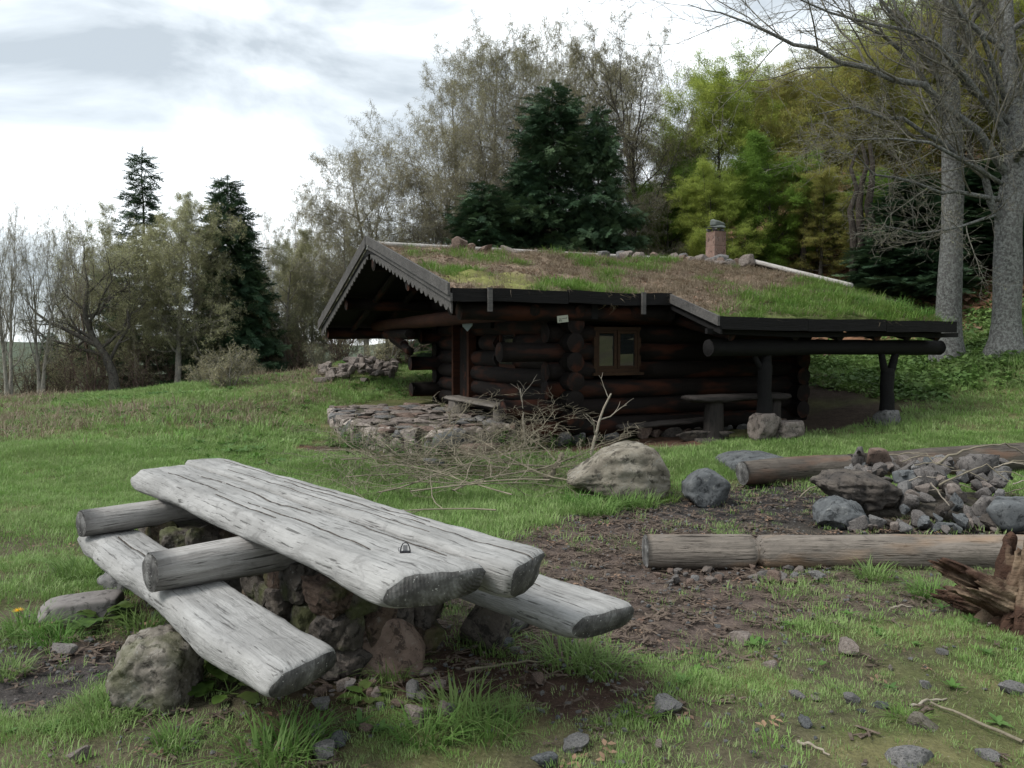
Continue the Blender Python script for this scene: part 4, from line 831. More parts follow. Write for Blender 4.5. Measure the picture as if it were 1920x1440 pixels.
a, b = pr_(552, 792), pr_(622, 786); stick('pale cut branch sticking out beside the terrace', [a + Vector((0, 0, .03)), (a + b) / 2 + Vector((0, 0, .06)), b + Vector((.1, 0, .08))], .022, .03, TWIGP)

# ------------------------------------------------------------------ brush pile
BP = prm(seg=[9, 6, 5, 4], wob=[.13, .2, .24, .25], trop=[.0, .01, .0, 0], tip=[.3, .3, .4, .5], nch=[7, 5, 4], t0=[.18, .15, .15], ang=[(25, 60), (25, 65), (25, 65)], len=[(.45, .75), (.4, .7), (.4, .7)],
         shape=[SH['flat']] * 4, rr=[.6, .6, .65], rmin=.0035, leaf_lv=9, leaf_n=[0] * 5)
def branch_obj(name, label, start, d, Ln, rad, seed, mat, group, pr=BP, flat=.45):
    g = Gen(seed, dict(pr)); g.grow(Vector((0, 0, 0)), Vector(d).normalized(), Ln * (1.12 if pr is BP else 1), rad, 0); parts = []
    lim = start[2] - .012 - gh(start[0], start[1])
    for k, sd in ((0, 7), (1, 5), (2, 4), (3, 3)):
        if g.lv[k]: parts.append(tubes(g.lv[k], sd))
    V, Fq = join(parts); V[:, 2] *= flat; gx = gz(V[:, 0] + start[0], V[:, 1] + start[1], False) - start[2] + .02
    low = V[:, 2] < gx; V[low, 2] = gx[low] + (gx[low] - V[low, 2]) * .35
    return obj(name, mesh(name, V, Fq), mat, None, start, label=label, cat='branch', group=group)
r = random.Random(21)
bl = [(1005, 880, (-.9, .05, .10), 2.3, .026), (1100, 890, (-1, -.1, .12), 2.1, .022), (1060, 850, (-.8, -.55, .12), 2.3, .020), (900, 935, (.3, .8, .25), 1.9, .018), (760, 930, (.75, .4, .15), 1.9, .018), (690, 880, (1, -.05, .15), 2.0, .016),
      (850, 870, (.4, .3, .55), 1.4, .014), (980, 905, (.8, .3, .18), 1.6, .018), (1120, 915, (-.9, .35, .2), 1.8, .018), (940, 850, (.3, .5, .6), 1.3, .012), (1090, 860, (-.2, .5, .6), 1.2, .012), (1010, 940, (-.8, .6, .12), 1.7, .015),
      (880, 900, (-.7, .2, .18), 1.5, .014), (830, 895, (.9, .3, .22), 1.8, .016), (1000, 870, (.5, .6, .35), 1.4, .014), (930, 890, (-.3, .7, .5), 1.4, .012), (700, 900, (.9, .1, .1), 1.7, .015), (980, 960, (-.9, .15, .12), 1.8, .016), (1080, 930, (-.9, .1, .15), 2.0, .018), (640, 860, (.8, -.3, .1), 1.6, .014), (820, 950, (.8, .35, .12), 1.9, .016)]
for k, (u, v, d, ln, rd) in enumerate(bl):
    p = pr_(u - 50, v + 14); branch_obj('dead_branch', 'bare branch in the brush pile, thick end %s, %s' % ('at the left' if u < 800 else 'in the middle' if u < 960 else 'near the middle right' if u < 1050 else 'at the right', 'near side' if v > 915 else 'centre' if v > 875 else 'terrace side'), (p.x, p.y, p.z + .08 + .16 * r.random()), d, ln, rd, 300 + k, TWIG, 'branches in the brush pile')
p = pr_(1108, 862); PALE = prm(**{**BP, 'nch': [3, 2, 0], 'wob': [.10, .15, .1, .1], 'seg': [9, 6, 4], 't0': [.35, .3, .2], 'trop': [.05, .02, 0], 'tip': [.45, .4, .5]})
branch_obj('dead_branch', 'pale forked branch standing upright behind the tan boulder', (p.x, p.y, p.z), (.12, 0, 1), .92, .024, 904, TWIGP, None, PALE, 1.)
p = pr_(985, 850); branch_obj('dead_branch', 'pale thin branch pointing up in front of the cabin bench', (p.x, p.y, p.z + .1), (-.15, 0, 1), .85, .018, 915, TWIGP, None, PALE, 1.)
stick('thick cut branch with a pale sawn tip left of the tan boulder', [q(1055, 850, 9.1), q(1040, 880, 9.0), q(1022, 898, 8.9)], .030, .034, TWIG)

# ------------------------------------------------------------------ log cabin
TH = R(24); CA = Vector((-2.56, 14., 0)); cs_, sn_ = math.cos(TH), math.sin(TH)
CAB = empty('log_cabin', 'dark tarred log cabin with sagging turf roof and porch', 'cabin', (CA.x, CA.y, 0), TH)
def cw(a, w_, z=0.): return Vector((CA.x + cs_ * a + sn_ * w_, CA.y + sn_ * a - cs_ * w_, z))
def lc(a, w_, z=0.): return (a, -w_, z)
def to_cab(x, y): dx, dy = x - CA.x, y - CA.y; return dx * cs_ + dy * sn_, dx * sn_ - dy * cs_
def roofz(w_):
    w_ = np.asarray(w_, float); return np.where(w_ < 0, 3.37 + .285 * w_, np.where(w_ < 4.27, 3.37 - .255 * w_, 3.37 - .255 * 4.27 - .33 * (w_ - 4.27))) - .05 * np.exp(-(w_ / .3) ** 2)
def amax(w_): return 8.42 - .5 * np.clip(np.asarray(w_, float), 0, 6) / 5.36
CM = (WOOD_CAB, WOOD_CAB); WF, WB, AG, AR = 3.73, -1.69, 1.98, 6.2; LR = .142
seed = 100
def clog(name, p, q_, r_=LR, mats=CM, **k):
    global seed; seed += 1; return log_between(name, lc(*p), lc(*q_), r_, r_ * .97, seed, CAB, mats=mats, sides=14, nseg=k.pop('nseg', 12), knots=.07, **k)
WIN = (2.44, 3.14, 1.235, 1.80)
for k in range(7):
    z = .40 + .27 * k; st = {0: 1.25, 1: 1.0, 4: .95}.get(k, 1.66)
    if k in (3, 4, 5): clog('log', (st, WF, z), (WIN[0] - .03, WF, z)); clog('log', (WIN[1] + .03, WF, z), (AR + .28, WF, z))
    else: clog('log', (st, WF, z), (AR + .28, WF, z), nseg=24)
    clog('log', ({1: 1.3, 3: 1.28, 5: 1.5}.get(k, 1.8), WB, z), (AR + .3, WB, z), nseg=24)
for A_ in (AG, AR):
    for k in range(11):
        z = .535 + .27 * k
        if z > 3.0: break
        wm = min(WF + .32, (3.37 - .30 - z) / .255) if z > 2.05 else WF + .32; wn = max(WB - .32, -(3.37 - .30 - z) / .285) if z > 2.05 else WB - .32
        if A_ == AG and z < 2.0:
            clog('log', (A_, wm, z), (A_, 2.15 if 1.15 < z < 1.85 else .22, z))
            if 1.15 < z < 1.85: clog('log', (A_, 1.40, z), (A_, .65 if z > 1.5 else .22, z))
            clog('log', (A_, -.62, z), (A_, wn, z))
        else: clog('log', (A_, wm, z), (A_, wn, z), nseg=20)
for A_, w0, w1 in ((AG, WF, WB), (AR, WF, WB)): pass
# door in the gable wall
def cbox(name, a0, a1, w0, w1, z0, z1, mat, parent=None):
    V, Fq = bxm(a0, a1, -max(w0, w1), -min(w0, w1), z0, z1); return obj(name, mesh(name, V, Fq, False), mat, parent or CAB)
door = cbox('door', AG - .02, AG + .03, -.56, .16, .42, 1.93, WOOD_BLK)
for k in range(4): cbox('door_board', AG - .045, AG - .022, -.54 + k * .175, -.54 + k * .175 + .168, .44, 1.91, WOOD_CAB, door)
cbox('door_handle', AG - .09, AG - .05, .02, .06, 1.15, 1.3, METALD, door)
fr = cbox('door_frame', AG - .17, AG - .02, -.66, -.57, .40, 2.12, WOOD_RED); cbox('door_post', AG - .17, AG - .02, .17, .27, .40, 2.12, WOOD_RED, fr); cbox('lintel', AG - .16, AG - .02, -.56, .165, 1.96, 2.12, WOOD_RED, fr)
def window(a0, a1, z0, z1, w_):
    wf = cbox('window', a0 - .04, a1 + .04, w_ - .10, w_ - .06, z0 - .04, z1 + .04, WOOD_BLK)
    for (x0, x1, y0, y1) in ((a0 - .05, a0, z0 - .05, z1 + .05), (a1, a1 + .05, z0 - .05, z1 + .05), (a0 + .002, a1 - .002, z1, z1 + .05), (a0 + .002, a1 - .002, z0 - .05, z0)): cbox('frame', x0, x1, w_ + .06, w_ + .13, y0, y1, WOOD_WIN, wf)
    m = (a0 + a1) / 2
    for (x0, x1) in ((a0 + .003, m - .008), (m + .008, a1 - .003)):
        for (p0, p1, q0, q1) in ((x0, x0 + .042, z0 + .003, z1 - .003), (x1 - .042, x1, z0 + .003, z1 - .003), (x0 + .043, x1 - .043, z1 - .045, z1 - .003), (x0 + .043, x1 - .043, z0 + .003, z0 + .045)): cbox('sash', p0, p1, w_ + .075, w_ + .115, q0, q1, WOOD_WIN, wf)
        cbox('pane', x0 + .041, x1 - .041, w_ + .088, w_ + .092, z0 + .043, z1 - .043, GLASS, wf)
    cbox('sill', a0 - .08, a1 + .08, w_ + .05, w_ + .17, z0 - .095, z0 - .052, WOOD_WIN, wf)
window(WIN[0], WIN[1], WIN[2], WIN[3], WF)
gw = cbox('window', AG - .02, AG + .02, 1.42, 2.13, 1.20, 1.86, WOOD_BLK)
V, Fq = bxm(-.003, .003, -.272, .272, -.268, .268); obj('pane', mesh('pane', V, Fq, False), GLASS, gw, lc(AG - .045, 1.775, 1.53), (0, R(8), 0))
for (p0, p1, q0, q1) in ((1.44, 1.50, 1.2, 1.86), (2.05, 2.11, 1.2, 1.86), (1.502, 2.048, 1.80, 1.86), (1.502, 2.048, 1.20, 1.26)): cbox('sash', AG - .06, AG - .022, p0, p1, q0, q1, WOOD_RED, gw)
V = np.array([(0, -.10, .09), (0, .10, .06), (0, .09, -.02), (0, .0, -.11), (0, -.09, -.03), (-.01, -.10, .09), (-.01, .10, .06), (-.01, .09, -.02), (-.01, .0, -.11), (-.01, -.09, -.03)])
me = bpy.data.meshes.new('sky_reflection_panel'); me.from_pydata(V.tolist(), [], [(0, 1, 2, 3, 4), (9, 8, 7, 6, 5)] + [(i, (i + 1) % 5, 5 + (i + 1) % 5, 5 + i) for i in range(5)][::1]); me.update()
SKYM = G('painted_sky_reflection'); SKYM.bsdf((.62, .76, .84), .4, .4); sh = obj('sky_reflection', me, SKYM.m, None, cw(AG - .34, .66, 1.95), (0, 0, -1.35), (1.1, 1.0, 1.15), label='small pale blue panel standing in for sky reflected beside the cabin door', cat='plaque')  # added panel facing the camera, sky reflection put into its pale colour
cbox('gable_board', AG - .2, AG + .0, .28, 1.4, 1.87, 2.13, WOOD_BLK)
# ceiling of walls under the roof (boards), inside stays dark
def rgrid(a0, a1f, w0, w1, na, nw, dz, bump=0.):
    U_, W_ = np.meshgrid(np.linspace(0, 1, na + 1), np.linspace(w0, w1, nw + 1)); A_ = a0 + (a1f(W_) - a0) * U_
    Z = roofz(W_) + dz
    if bump: Z = Z + bump * fbm(xy(A_, W_, 2.3), 4, 61) + .4 * bump * fbm(xy(A_, W_, 9), 3, 62)
    idx = np.arange((na + 1) * (nw + 1)).reshape(nw + 1, na + 1); Fq = np.stack([idx[:-1, :-1], idx[1:, :-1], idx[1:, 1:], idx[:-1, 1:]], -1).reshape(-1, 4)
    return A_, W_, Z, Fq
def slabgrid(a0, a1f, w0, w1, na, nw, ztop, zbot, bump):
    A1, W1, Z1, F1_ = rgrid(a0, a1f, w0, w1, na, nw, ztop, bump); A2, W2, Z2, F2_ = rgrid(a0, a1f, w0, w1, na, nw, zbot)
    n = A1.size; V = np.concatenate([np.stack([A1, -W1, Z1], -1).reshape(-1, 3), np.stack([A2, -W2, Z2], -1).reshape(-1, 3)])
    idx = np.arange(n).reshape(A1.shape); loop = np.concatenate([idx[0, :-1], idx[:-1, -1], idx[-1, :0:-1], idx[:0:-1, 0]]); nx2 = np.roll(loop, -1)
    return V, [F1_, F2_[:, ::-1] + n, np.stack([loop, nx2, nx2 + n, loop + n], -1)]
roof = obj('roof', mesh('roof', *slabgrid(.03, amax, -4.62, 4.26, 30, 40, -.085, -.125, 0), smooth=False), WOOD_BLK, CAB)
obj('porch_roof_boards', mesh('porch_roof_boards', *slabgrid(3.40, amax, 4.262, 5.34, 20, 8, -.085, -.125, 0), smooth=False), WOOD_BLK, roof)
def turfcol(A_, W_):
    n = fbm(xy(A_, W_, 1.1), 4, 51); n2_ = fbm(xy(A_, W_, 5), 4, 52)
    gr = np.maximum(sm((A_ * .42 + (W_ - 3.0) * .9 - 2.5 + n * 1.3) / .8), 0)
    gr = np.maximum(gr, sm((W_ - 3.75 + n * .8) / .35) * sm((A_ - .9) / .4) * .75); gr = gr * (1 - .75 * sm((n2_ + .02) / .2) * sm((4.6 - W_) / 1.5)); gr = np.maximum(gr, sm((n - .26) / .1) * .7)
    gr = np.maximum(gr, sm((.9 - np.hypot((A_ - .62) / .6, (W_ - 2.6) / .8)) / .4) * .8); 
    gr = gr * (1 - sm((1.05 - np.hypot((A_ - 3.75) / .75, (W_ - 4.3) / .9)) / .3))
    mo = sm((1.1 - np.hypot((A_ - 1.0) / .9, (W_ - 3.4) / .75) + n2_ * .5) / .35)
    straw = np.array((.20, .152, .112))[None, None] * (1 + .5 * n2_[..., None]); col = straw
    col = col * (1 - gr[..., None]) + gr[..., None] * np.array((.085, .105, .035)); col = col * (1 - mo[..., None]) + mo[..., None] * np.array((.16, .165, .055)) * (1 + .6 * n2_[..., None]); return col, gr, mo
def turf(name, a0, w0, w1, na, nw):
    V, Fq = slabgrid(a0, lambda w_: amax(w_) - .03, w0, w1, na, nw, .0, -.083, .12); me = mesh(name, V, Fq); n = (na + 1) * (nw + 1)
    A_, W_, _, _ = rgrid(a0, lambda w_: amax(w_) - .03, w0, w1, na, nw, 0); c, _, _ = turfcol(A_, W_); c = np.concatenate([c.reshape(-1, 3)] * 2); ca = me.color_attributes.new('soil', 'FLOAT_COLOR', 'POINT')
    ca.data.foreach_set('color', np.concatenate([c, np.ones((2 * n, 1))], 1).astype(np.float32).ravel()); return obj(name, me, GROUND, roof)
turf('turf', .10, -4.55, 4.24, 120, 130); turf('turf', 3.46, 4.245, 5.33, 80, 22)
rr_ = np.random.RandomState(8)
def roof_scatter(name, n, ps, cond, s0, s1, lean=.3, w0=.05, w1=5.3):
    W_ = rr_.uniform(w0, w1, n * 3); A_ = rr_.uniform(.12, 1, n * 3) * 0 + rr_.uniform(.12, 8.35, n * 3); ok = (A_ < amax(W_) - .08) & ((W_ < 4.22) | (A_ > 3.5)); A_, W_ = A_[ok], W_[ok]
    c, gr, mo = turfcol(A_[None], W_[None]); pr = cond(A_, W_, gr[0], mo[0]); k = rr_.uniform(size=len(A_)) < pr; A_, W_ = A_[k][:n], W_[k][:n]; n = len(A_)
    Z = roofz(W_) + .12 * fbm(xy(A_, W_, 2.3), 4, 61) + .048 * fbm(xy(A_, W_, 9), 3, 62) - .01
    rot = np.stack([rr_.uniform(-.25, .25, n) , rr_.uniform(-.25, .25, n), rr_.uniform(0, 6.28, n)], 1)
    scatter(name, np.stack([A_, -W_, Z], 1), rot, rr_.uniform(s0, s1, n), ps, rr_, CAB)
roof_scatter('roof_grass', 5200, TURF, lambda a, w_, g_, m: g_ * (1 - m * .6) * np.clip(.55 + 1.2 * fbm(xy(a, w_, 2.2), 3, 66), .08, 1), .45, 1.6)
roof_scatter('roof_straw', 7500, STRW, lambda a, w_, g_, m: (.3 + .7 * (1 - g_)) * (1 - m * .5) * (.45 + .55 * sm((a - 1.8) / 1.5)), .35, 1.0)
roof_scatter('roof_leaf_litter', 2600, P_LIT, lambda a, w_, g_, m: (1 - g_ * .8) * (1 - m) * .8, .6, 1.2)
tuftL = [mesh('long_tuft', *blades(150, .13, .12, .30, .0045, .9, rs, 4, .6)) for _ in range(5)]; [t_.materials.append(GRASS_L) for t_ in tuftL]
tuftY = [mesh('bright_tuft', *blades(120, .13, .10, .24, .0045, 1.0, rs, 4, .6)) for _ in range(4)]; [t_.materials.append(GRASS_Y) for t_ in tuftY]
P_LONG = proto_set('long_tuft_set', tuftL, GRASS_L)
for (a_, w_, s_, Y) in [(7.3, 4.95, 1.15, 0), (7.0, 4.7, 1.2, 0), (7.6, 4.6, 1.2, 0), (7.75, 5.0, 1.0, 0), (6.8, 5.0, .9, 1), (7.1, 4.3, 1.0, 0), (5.6, .55, .85, 0), (5.9, .8, .9, 0), (5.4, .35, .7, 0), (.72, .15, .7, 0), (2.3, 3.9, .9, 1), (2.6, 4.05, .9, 1), (2.0, 3.8, .7, 1), (.75, 2.4, .7, 1), (.95, 2.8, .8, 1), (1.1, 3.1, .7, 1), (7.35, .9, .8, 1), (5.2, 4.4, .8, 1), (6.0, 4.6, .8, 1), (6.3, 3.9, .8, 1), (4.4, .2, .6, 1)]:
    obj('grass_tussock', rr_.choice(tuftY if Y else tuftL), None, CAB, lc(a_, w_, float(roofz(w_)) - .02), (0, 0, rr_.uniform(0, 6)), (s_,) * 3)
for k in range(60):
    w_ = rr_.uniform(.1, 5.25); a_ = rr_.uniform(.3, 8.1)
    if a_ > amax(w_) - .2 or (w_ > 4.15 and a_ < 3.55) or (4.1 < w_ < 4.45): continue
    _, g_, m_q = turfcol(np.array([[a_]]), np.array([[w_]])); 
    if g_[0, 0] < .25: continue
    obj('grass_tussock', rr_.choice(tuftY if rr_.uniform() < .7 else tuftL), None, CAB, lc(a_, w_, float(roofz(w_)) - .02), (0, 0, rr_.uniform(0, 6)), (rr_.uniform(.35, .75),) * 3)
hang = mesh('hanging_straw', *blades(70, .10, .16, .30, .004, 1.5, rs, 4, 1.6)); hang.materials.append(STRAW); obj('hanging_straw', hang, None, CAB, lc(2.45, 4.27, 2.27), (1.9, 0, 0), (1, 1, 1)); obj('hanging_straw', hang, None, CAB, lc(2.75, 4.27, 2.27), (2.0, 0, .6), (.6, .6, .6))
# eaves
def eave(name, a0, a1, w_, z, h, th, mat=WOOD_BLK, n=1, dz=0.):
    for k in range(n):
        x0, x1 = a0 + (a1 - a0) * k / n + .004, a0 + (a1 - a0) * (k + 1) / n - .004; sg = 10; Vs = []
        X = np.linspace(x0, x1, sg + 1); wz = .034 * fbm(xy(X, X * 0 + k, 1.2), 3, 7 + k + int(w_ * 10)); zz = z + dz * (X - a0) / (a1 - a0)
        P = [(X, -w_ - th / 2 + 0 * X, zz + h / 2 + wz), (X, -w_ + th / 2 + 0 * X, zz + h / 2 + wz), (X, -w_ + th / 2 + 0 * X, zz - h / 2 + wz), (X, -w_ - th / 2 + 0 * X, zz - h / 2 + wz)]
        V = np.stack([np.stack(p, -1) for p in P], 1); idx = np.arange((sg + 1) * 4).reshape(sg + 1, 4); nn = np.roll(idx, -1, 1); Q = np.stack([idx[:-1], nn[:-1], nn[1:], idx[1:]], -1).reshape(-1, 4)
        obj(name, mesh(name, V.reshape(-1, 3), [Q, idx[:1, ::-1], idx[-1:]], False), mat, CAB)
eave('eave_board', .03, 3.40, 4.31, 2.235, .17, .05, n=2); eave('eave_board', 3.40, 7.97, 5.39, 1.885, .17, .06, n=3, dz=-.03)
eave('eave_board', 3.3, 8.2, 5.25, 1.76, .07, .05, n=1, dz=-.03)
for a_ in (.55, 2.9): cbox('eave_hook', a_ - .03, a_ + .03, 4.34, 4.38, 2.02, 2.33, WOOD_BRG)
def bargeboard(name, a0, w0, w1, ztop0, ztop1, h, th, mat, scal=0., n=None):
    n = n or max(2, int(abs(w1 - w0) / .03)); W_ = np.linspace(w0, w1, n + 1); T_ = np.linspace(0, 1, n + 1); zt = ztop0 + (ztop1 - ztop0) * T_
    hb = h + (scal * (.45 + .55 * np.abs(np.sin(math.pi * W_ / .21))) if scal else 0) ; zb = zt - hb
    P = [(a0 + 0 * W_, -W_, zt), (a0 + th + 0 * W_, -W_, zt), (a0 + th + 0 * W_, -W_, zb), (a0 + 0 * W_, -W_, zb)]
    V = np.stack([np.stack(p, -1) for p in P], 1); idx = np.arange((n + 1) * 4).reshape(n + 1, 4); nn = np.roll(idx, -1, 1); Q = np.stack([idx[:-1], idx[1:], nn[1:], nn[:-1]], -1).reshape(-1, 4)
    return obj(name, mesh(name, V.reshape(-1, 3), [Q, idx[:1], idx[-1:, ::-1]], False), mat, CAB)
rz = lambda w_: float(roofz(w_))
bargeboard('barge_board', -.03, .03, 4.36, 3.50, rz(4.27) + .09, .15, .035, WOOD_BRG); bargeboard('barge_board', .006, .03, 4.36, 3.37, rz(4.27) - .04, .10, .03, WOOD_BRG)
bargeboard('scalloped_board', .038, .10, 4.30, 3.27, rz(4.27) - .10, .06, .02, WOOD_BRG, .13)
bargeboard('barge_board', -.03, .03 - .06, -4.66, 3.50, 2.13, .20, .035, WOOD_BRG); bargeboard('scalloped_board', .038, -.10, -4.6, 3.30, 1.95, .07, .02, WOOD_BRG, .13)
bargeboard('barge_board', 3.36, 4.30, 5.42, rz(4.27) + .05, rz(5.36) + .05, .13, .035, WOOD_BRG); bargeboard('barge_board', 3.40, 4.30, 5.42, rz(4.27) - .08, rz(5.36) - .09, .10, .03, WOOD_BLK)
bargeboard('barge_board', 8.40, .05, 4.2, 3.44, 2.28, .16, .04, WOOD_BLK)
# purlins and beams under the overhang, rafters of the porch
for w_ in (0., 2.1, 4.02, -2.3, -4.3):
    clog('purlin', (.12 if w_ < 4 else .25, w_, rz(w_) - .30), (8.0 if w_ < 4 else 3.6, w_, rz(w_) - .30), .13, nseg=20)
clog('purlin', (.35, 3.4, rz(3.4) - .38), (3, 3.4, rz(3.4) - .38), .12)
clog('cross_beam', (1.2, 3.9, 2.05), (1.2, -4.2, 2.02), .12, mats=(WOOD_RED, WOOD_CAB), nseg=20); clog('cross_beam', (1.2, -1.4, 1.80), (1.2, -3.3, 1.80), .10)
for k, (w0, z0) in enumerate([(-1.9, 1.55), (-2.3, 1.68)]): clog('bracket', (1.2, w0 + .5, z0 - .1), (1.2, w0 - .8, z0 + .16), .085)
for a_ in (.7, 1.35): clog('rafter', (a_, .2, rz(.2) - .24), (a_, 3.9, rz(3.9) - .24), .06); clog('rafter', (a_, -.2, rz(-.2) - .24), (a_, -4.3, rz(-4.3) - .24), .06)
for a_ in (1.3, 2.0, 2.9): clog('beam_end', (a_, 3.0, 2.13), (a_, 4.15, 2.06), .085)
clog('porch_beam', (3.52, 5.0, 1.545), (8.16, 5.0, 1.535), .12, nseg=30, mats=(WOOD_BLK, WOOD_BLK), bend=.02); clog('porch_beam', (6.0, 2.2, 1.75), (8.1, 2.2, 1.75), .10)
for a_ in (3.75, 4.9, 5.75, 6.5, 7.15, 7.8): clog('rafter', (a_, 5.22, 1.72), (a_ + .02, 3.2, 2.22 if a_ > AR else 2.1), .075, nseg=8)
# forked posts
def post(name, a_, w_, zb, zf, zt, prongs):
    p = empty(name, None, None, lc(a_, w_, 0)); 
    for k in ('label', 'category'):
        if k in p: del p[k]
    p.parent = CAB; del_ = None
    obj('shaft', mesh('shaft', *tubes([([(0, 0, zb), (.01, 0, zb + .2), (0, .01, (zb + zf) / 2), (0, 0, zf), (.01, 0, zf + .06)], [.115, .105, .10, .105, .085])], 12)), WOOD_BLK, p)
    for (dx, bow, r_) in prongs:
        n = 7; P = [(dx * (t ** .6) , 0, zf - .06 + (zt - zf + .08) * t + 0) for t in np.linspace(0, 1, n)]; obj('prong', mesh('prong', *tubes([(P, list(np.linspace(r_, r_ * .75, n)))], 9)), WOOD_BLK, p)
post('forked_post', 4.54, 5.0, .60, 1.28, 1.47, [(-.22, 0, .045), (.03, 0, .09)]); post('forked_post', 6.98, 5.0, .56, 1.16, 1.47, [(-.15, 0, .062), (.17, 0, .07)])
# ridge pole, verge pole, stones, chimney
log_between('ridge_pole', lc(.05, -.12, 3.40), lc(7.2, -.12, 3.39), .045, .05, 41, CAB, mats=(WOOD_PALE, WOOD_PALE), bend=.02, nseg=30)
log_between('verge_pole', lc(8.40, .0, 3.47), lc(8.18, 3.15, 2.66), .050, .045, 42, CAB, mats=(WOOD_PALE, WOOD_PALE), bend=.015, nseg=20)
r = random.Random(70)
for k in range(44):
    a_ = r.uniform(.7, 6.9) if k < 20 else r.uniform(6.5, 8.3); w_ = r.uniform(.05, .3) if k < 20 else r.uniform(.05, .75); s_ = r.uniform(.14, .36) if k < 20 else r.uniform(.18, .36)
    small_rock(a_, -w_, s_, r.choice([ROCK_RED, ROCK_RUBBLE, ROCK_RUBBLE, ROCK_GREY]), z=rz(w_) + .03, parent=CAB, tilt=.3, name='ridge_stone')
ch = empty('chimney', None, None, lc(7.72, -.15, 3.1)); ch.parent = CAB
for k_ in ('label', 'category'):
    if k_ in ch: del ch[k_]
for k in range(3): V, Fq = bxm(-.155 + .004 * k, .16 - .003 * k, -.15, .15, .312 * k, .312 * k + .306); obj('block', mesh('block', V, Fq, False), CONC, ch)
V, Fq = bxm(-.145, .145, -.14, .14, .0, .93); obj('core', mesh('core', V, Fq, False), ROCK_DARK, ch)
for k, (dx, dy) in enumerate([(-.1, -.1), (.11, -.09), (-.1, .1), (.1, .1)]): V, Fc = rock_geo((.12, .12, .07), 300 + k, 2); obj('cap_stone', mesh('cap_stone', V, Fc, False), ROCK_GREY, ch, (dx, dy, .935))
V, Fc = rock_geo((.38, .34, .06), 310, 3, planes=6, rough=.02); obj('cap_slab', mesh('cap_slab', V, Fc), SLATE, ch, (-.06, -.02, 1.0), (.05, -.06, .1))
V, Fc = rock_geo((.30, .28, .12), 311, 3, planes=8, rough=.03); obj('cap_slab', mesh('cap_slab', V, Fc), SLATE, ch, (.02, .02, 1.05), (.1, .28, .3))
# sign, benches
sp = cw(2.02, 4.20, 2.0); u_s = Py(1055, 598, 10.9)
SG = empty('sign', 'small pale notice plate with black marks under the cabin eave', 'sign', tuple(u_s), R(12))
V, Fq = bxm(-.078, .078, -.006, .006, -.048, .048); sg = obj('plate', mesh('plate', V, Fq, False), SIGNP, SG, (0, 0, 0), (0, R(-6), 0))
def ink(x0, x1, z0, z1, nm='mark', m=SIGNI): V, Fq = bxm(x0, x1, -.009, -.0065, z0, z1); obj(nm, mesh(nm, V, Fq, False), m, sg)
for (x0, x1, z0, z1) in [(-.052, -.044, -.034, -.004), (-.030, -.022, -.034, -.004), (-.037, -.030, -.012, -.004), (-.050, -.045, .004, .014), (-.038, -.033, .004, .016), (-.026, -.021, .004, .014), (-.010, .060, .002, .008), (.046, .062, .009, .013)]: ink(x0, x1, z0, z1)
cbox('sign_post', 2.18, 2.28, 4.0, 4.15, 1.95, 2.2, WOOD_BLK)
def bench(name, label, a0, a1, w0, w1, z, th, mat, legs, lm):
    cx, cw_ = (a0 + a1) / 2, (w0 + w1) / 2; p = cw(cx, cw_, 0); b = empty(name, label, 'bench', tuple(p), TH)
    me = slab_mesh(-(a1 - a0) / 2, (a1 - a0) / 2, -(w1 - w0) / 2, (w1 - w0) / 2, th, 90 + int(z * 10), wav=.01, nx_=30, mats=(mat, mat)) if a1 - a0 > w1 - w0 else slab_mesh(-(w1 - w0) / 2, (w1 - w0) / 2, -(a1 - a0) / 2, (a1 - a0) / 2, th, 91, wav=.01, nx_=30, mats=(mat, mat))
    obj('seat', me, None, b, (0, 0, z), (0, 0, 0 if a1 - a0 > w1 - w0 else math.pi / 2))
    for k, (la, lw, r_, zb) in enumerate(legs):
        me = log_mesh(z - th * .8 - zb, r_ * 1.12, r_, 77 + k, sides=14, nseg=8, knots=.10, mats=(lm, END)); obj('leg', me, None, b, (la - cx, -(lw - cw_), (z - th * .8 + zb) / 2), (0, -math.pi / 2, 0))
bench('cabin_bench', 'slanting plank bench on two stumps by the cabin door', 1.38, 1.68, .1, 2.5, .655, .07, WOOD_BENCH, [(1.53, .5, .185, .30), (1.53, 2.38, .11, .24)], WOOD_BENCH)
bench('porch_bench', 'dark plank bench on a stump against the front wall', 3.5, 5.32, 4.42, 4.72, .86, .10, WOOD_DBENCH, [(3.98, 4.57, .13, .2), (5.1, 4.57, .10, .2)], WOOD_DBENCH)
a = cw(2.62, 4.12, .44); b = cw(4.2, 4.2, .50); o = slab_mesh(-.8, .8, -.07, .07, .08, 95, nx_=30, wav=.008, mats=(WOOD_DBENCH, WOOD_DBENCH)); obj('fallen_plank', o, None, None, (a + b) / 2, (0, R(-2), TH), label='narrow dark plank lying along the foot of the front wall', cat='plank')
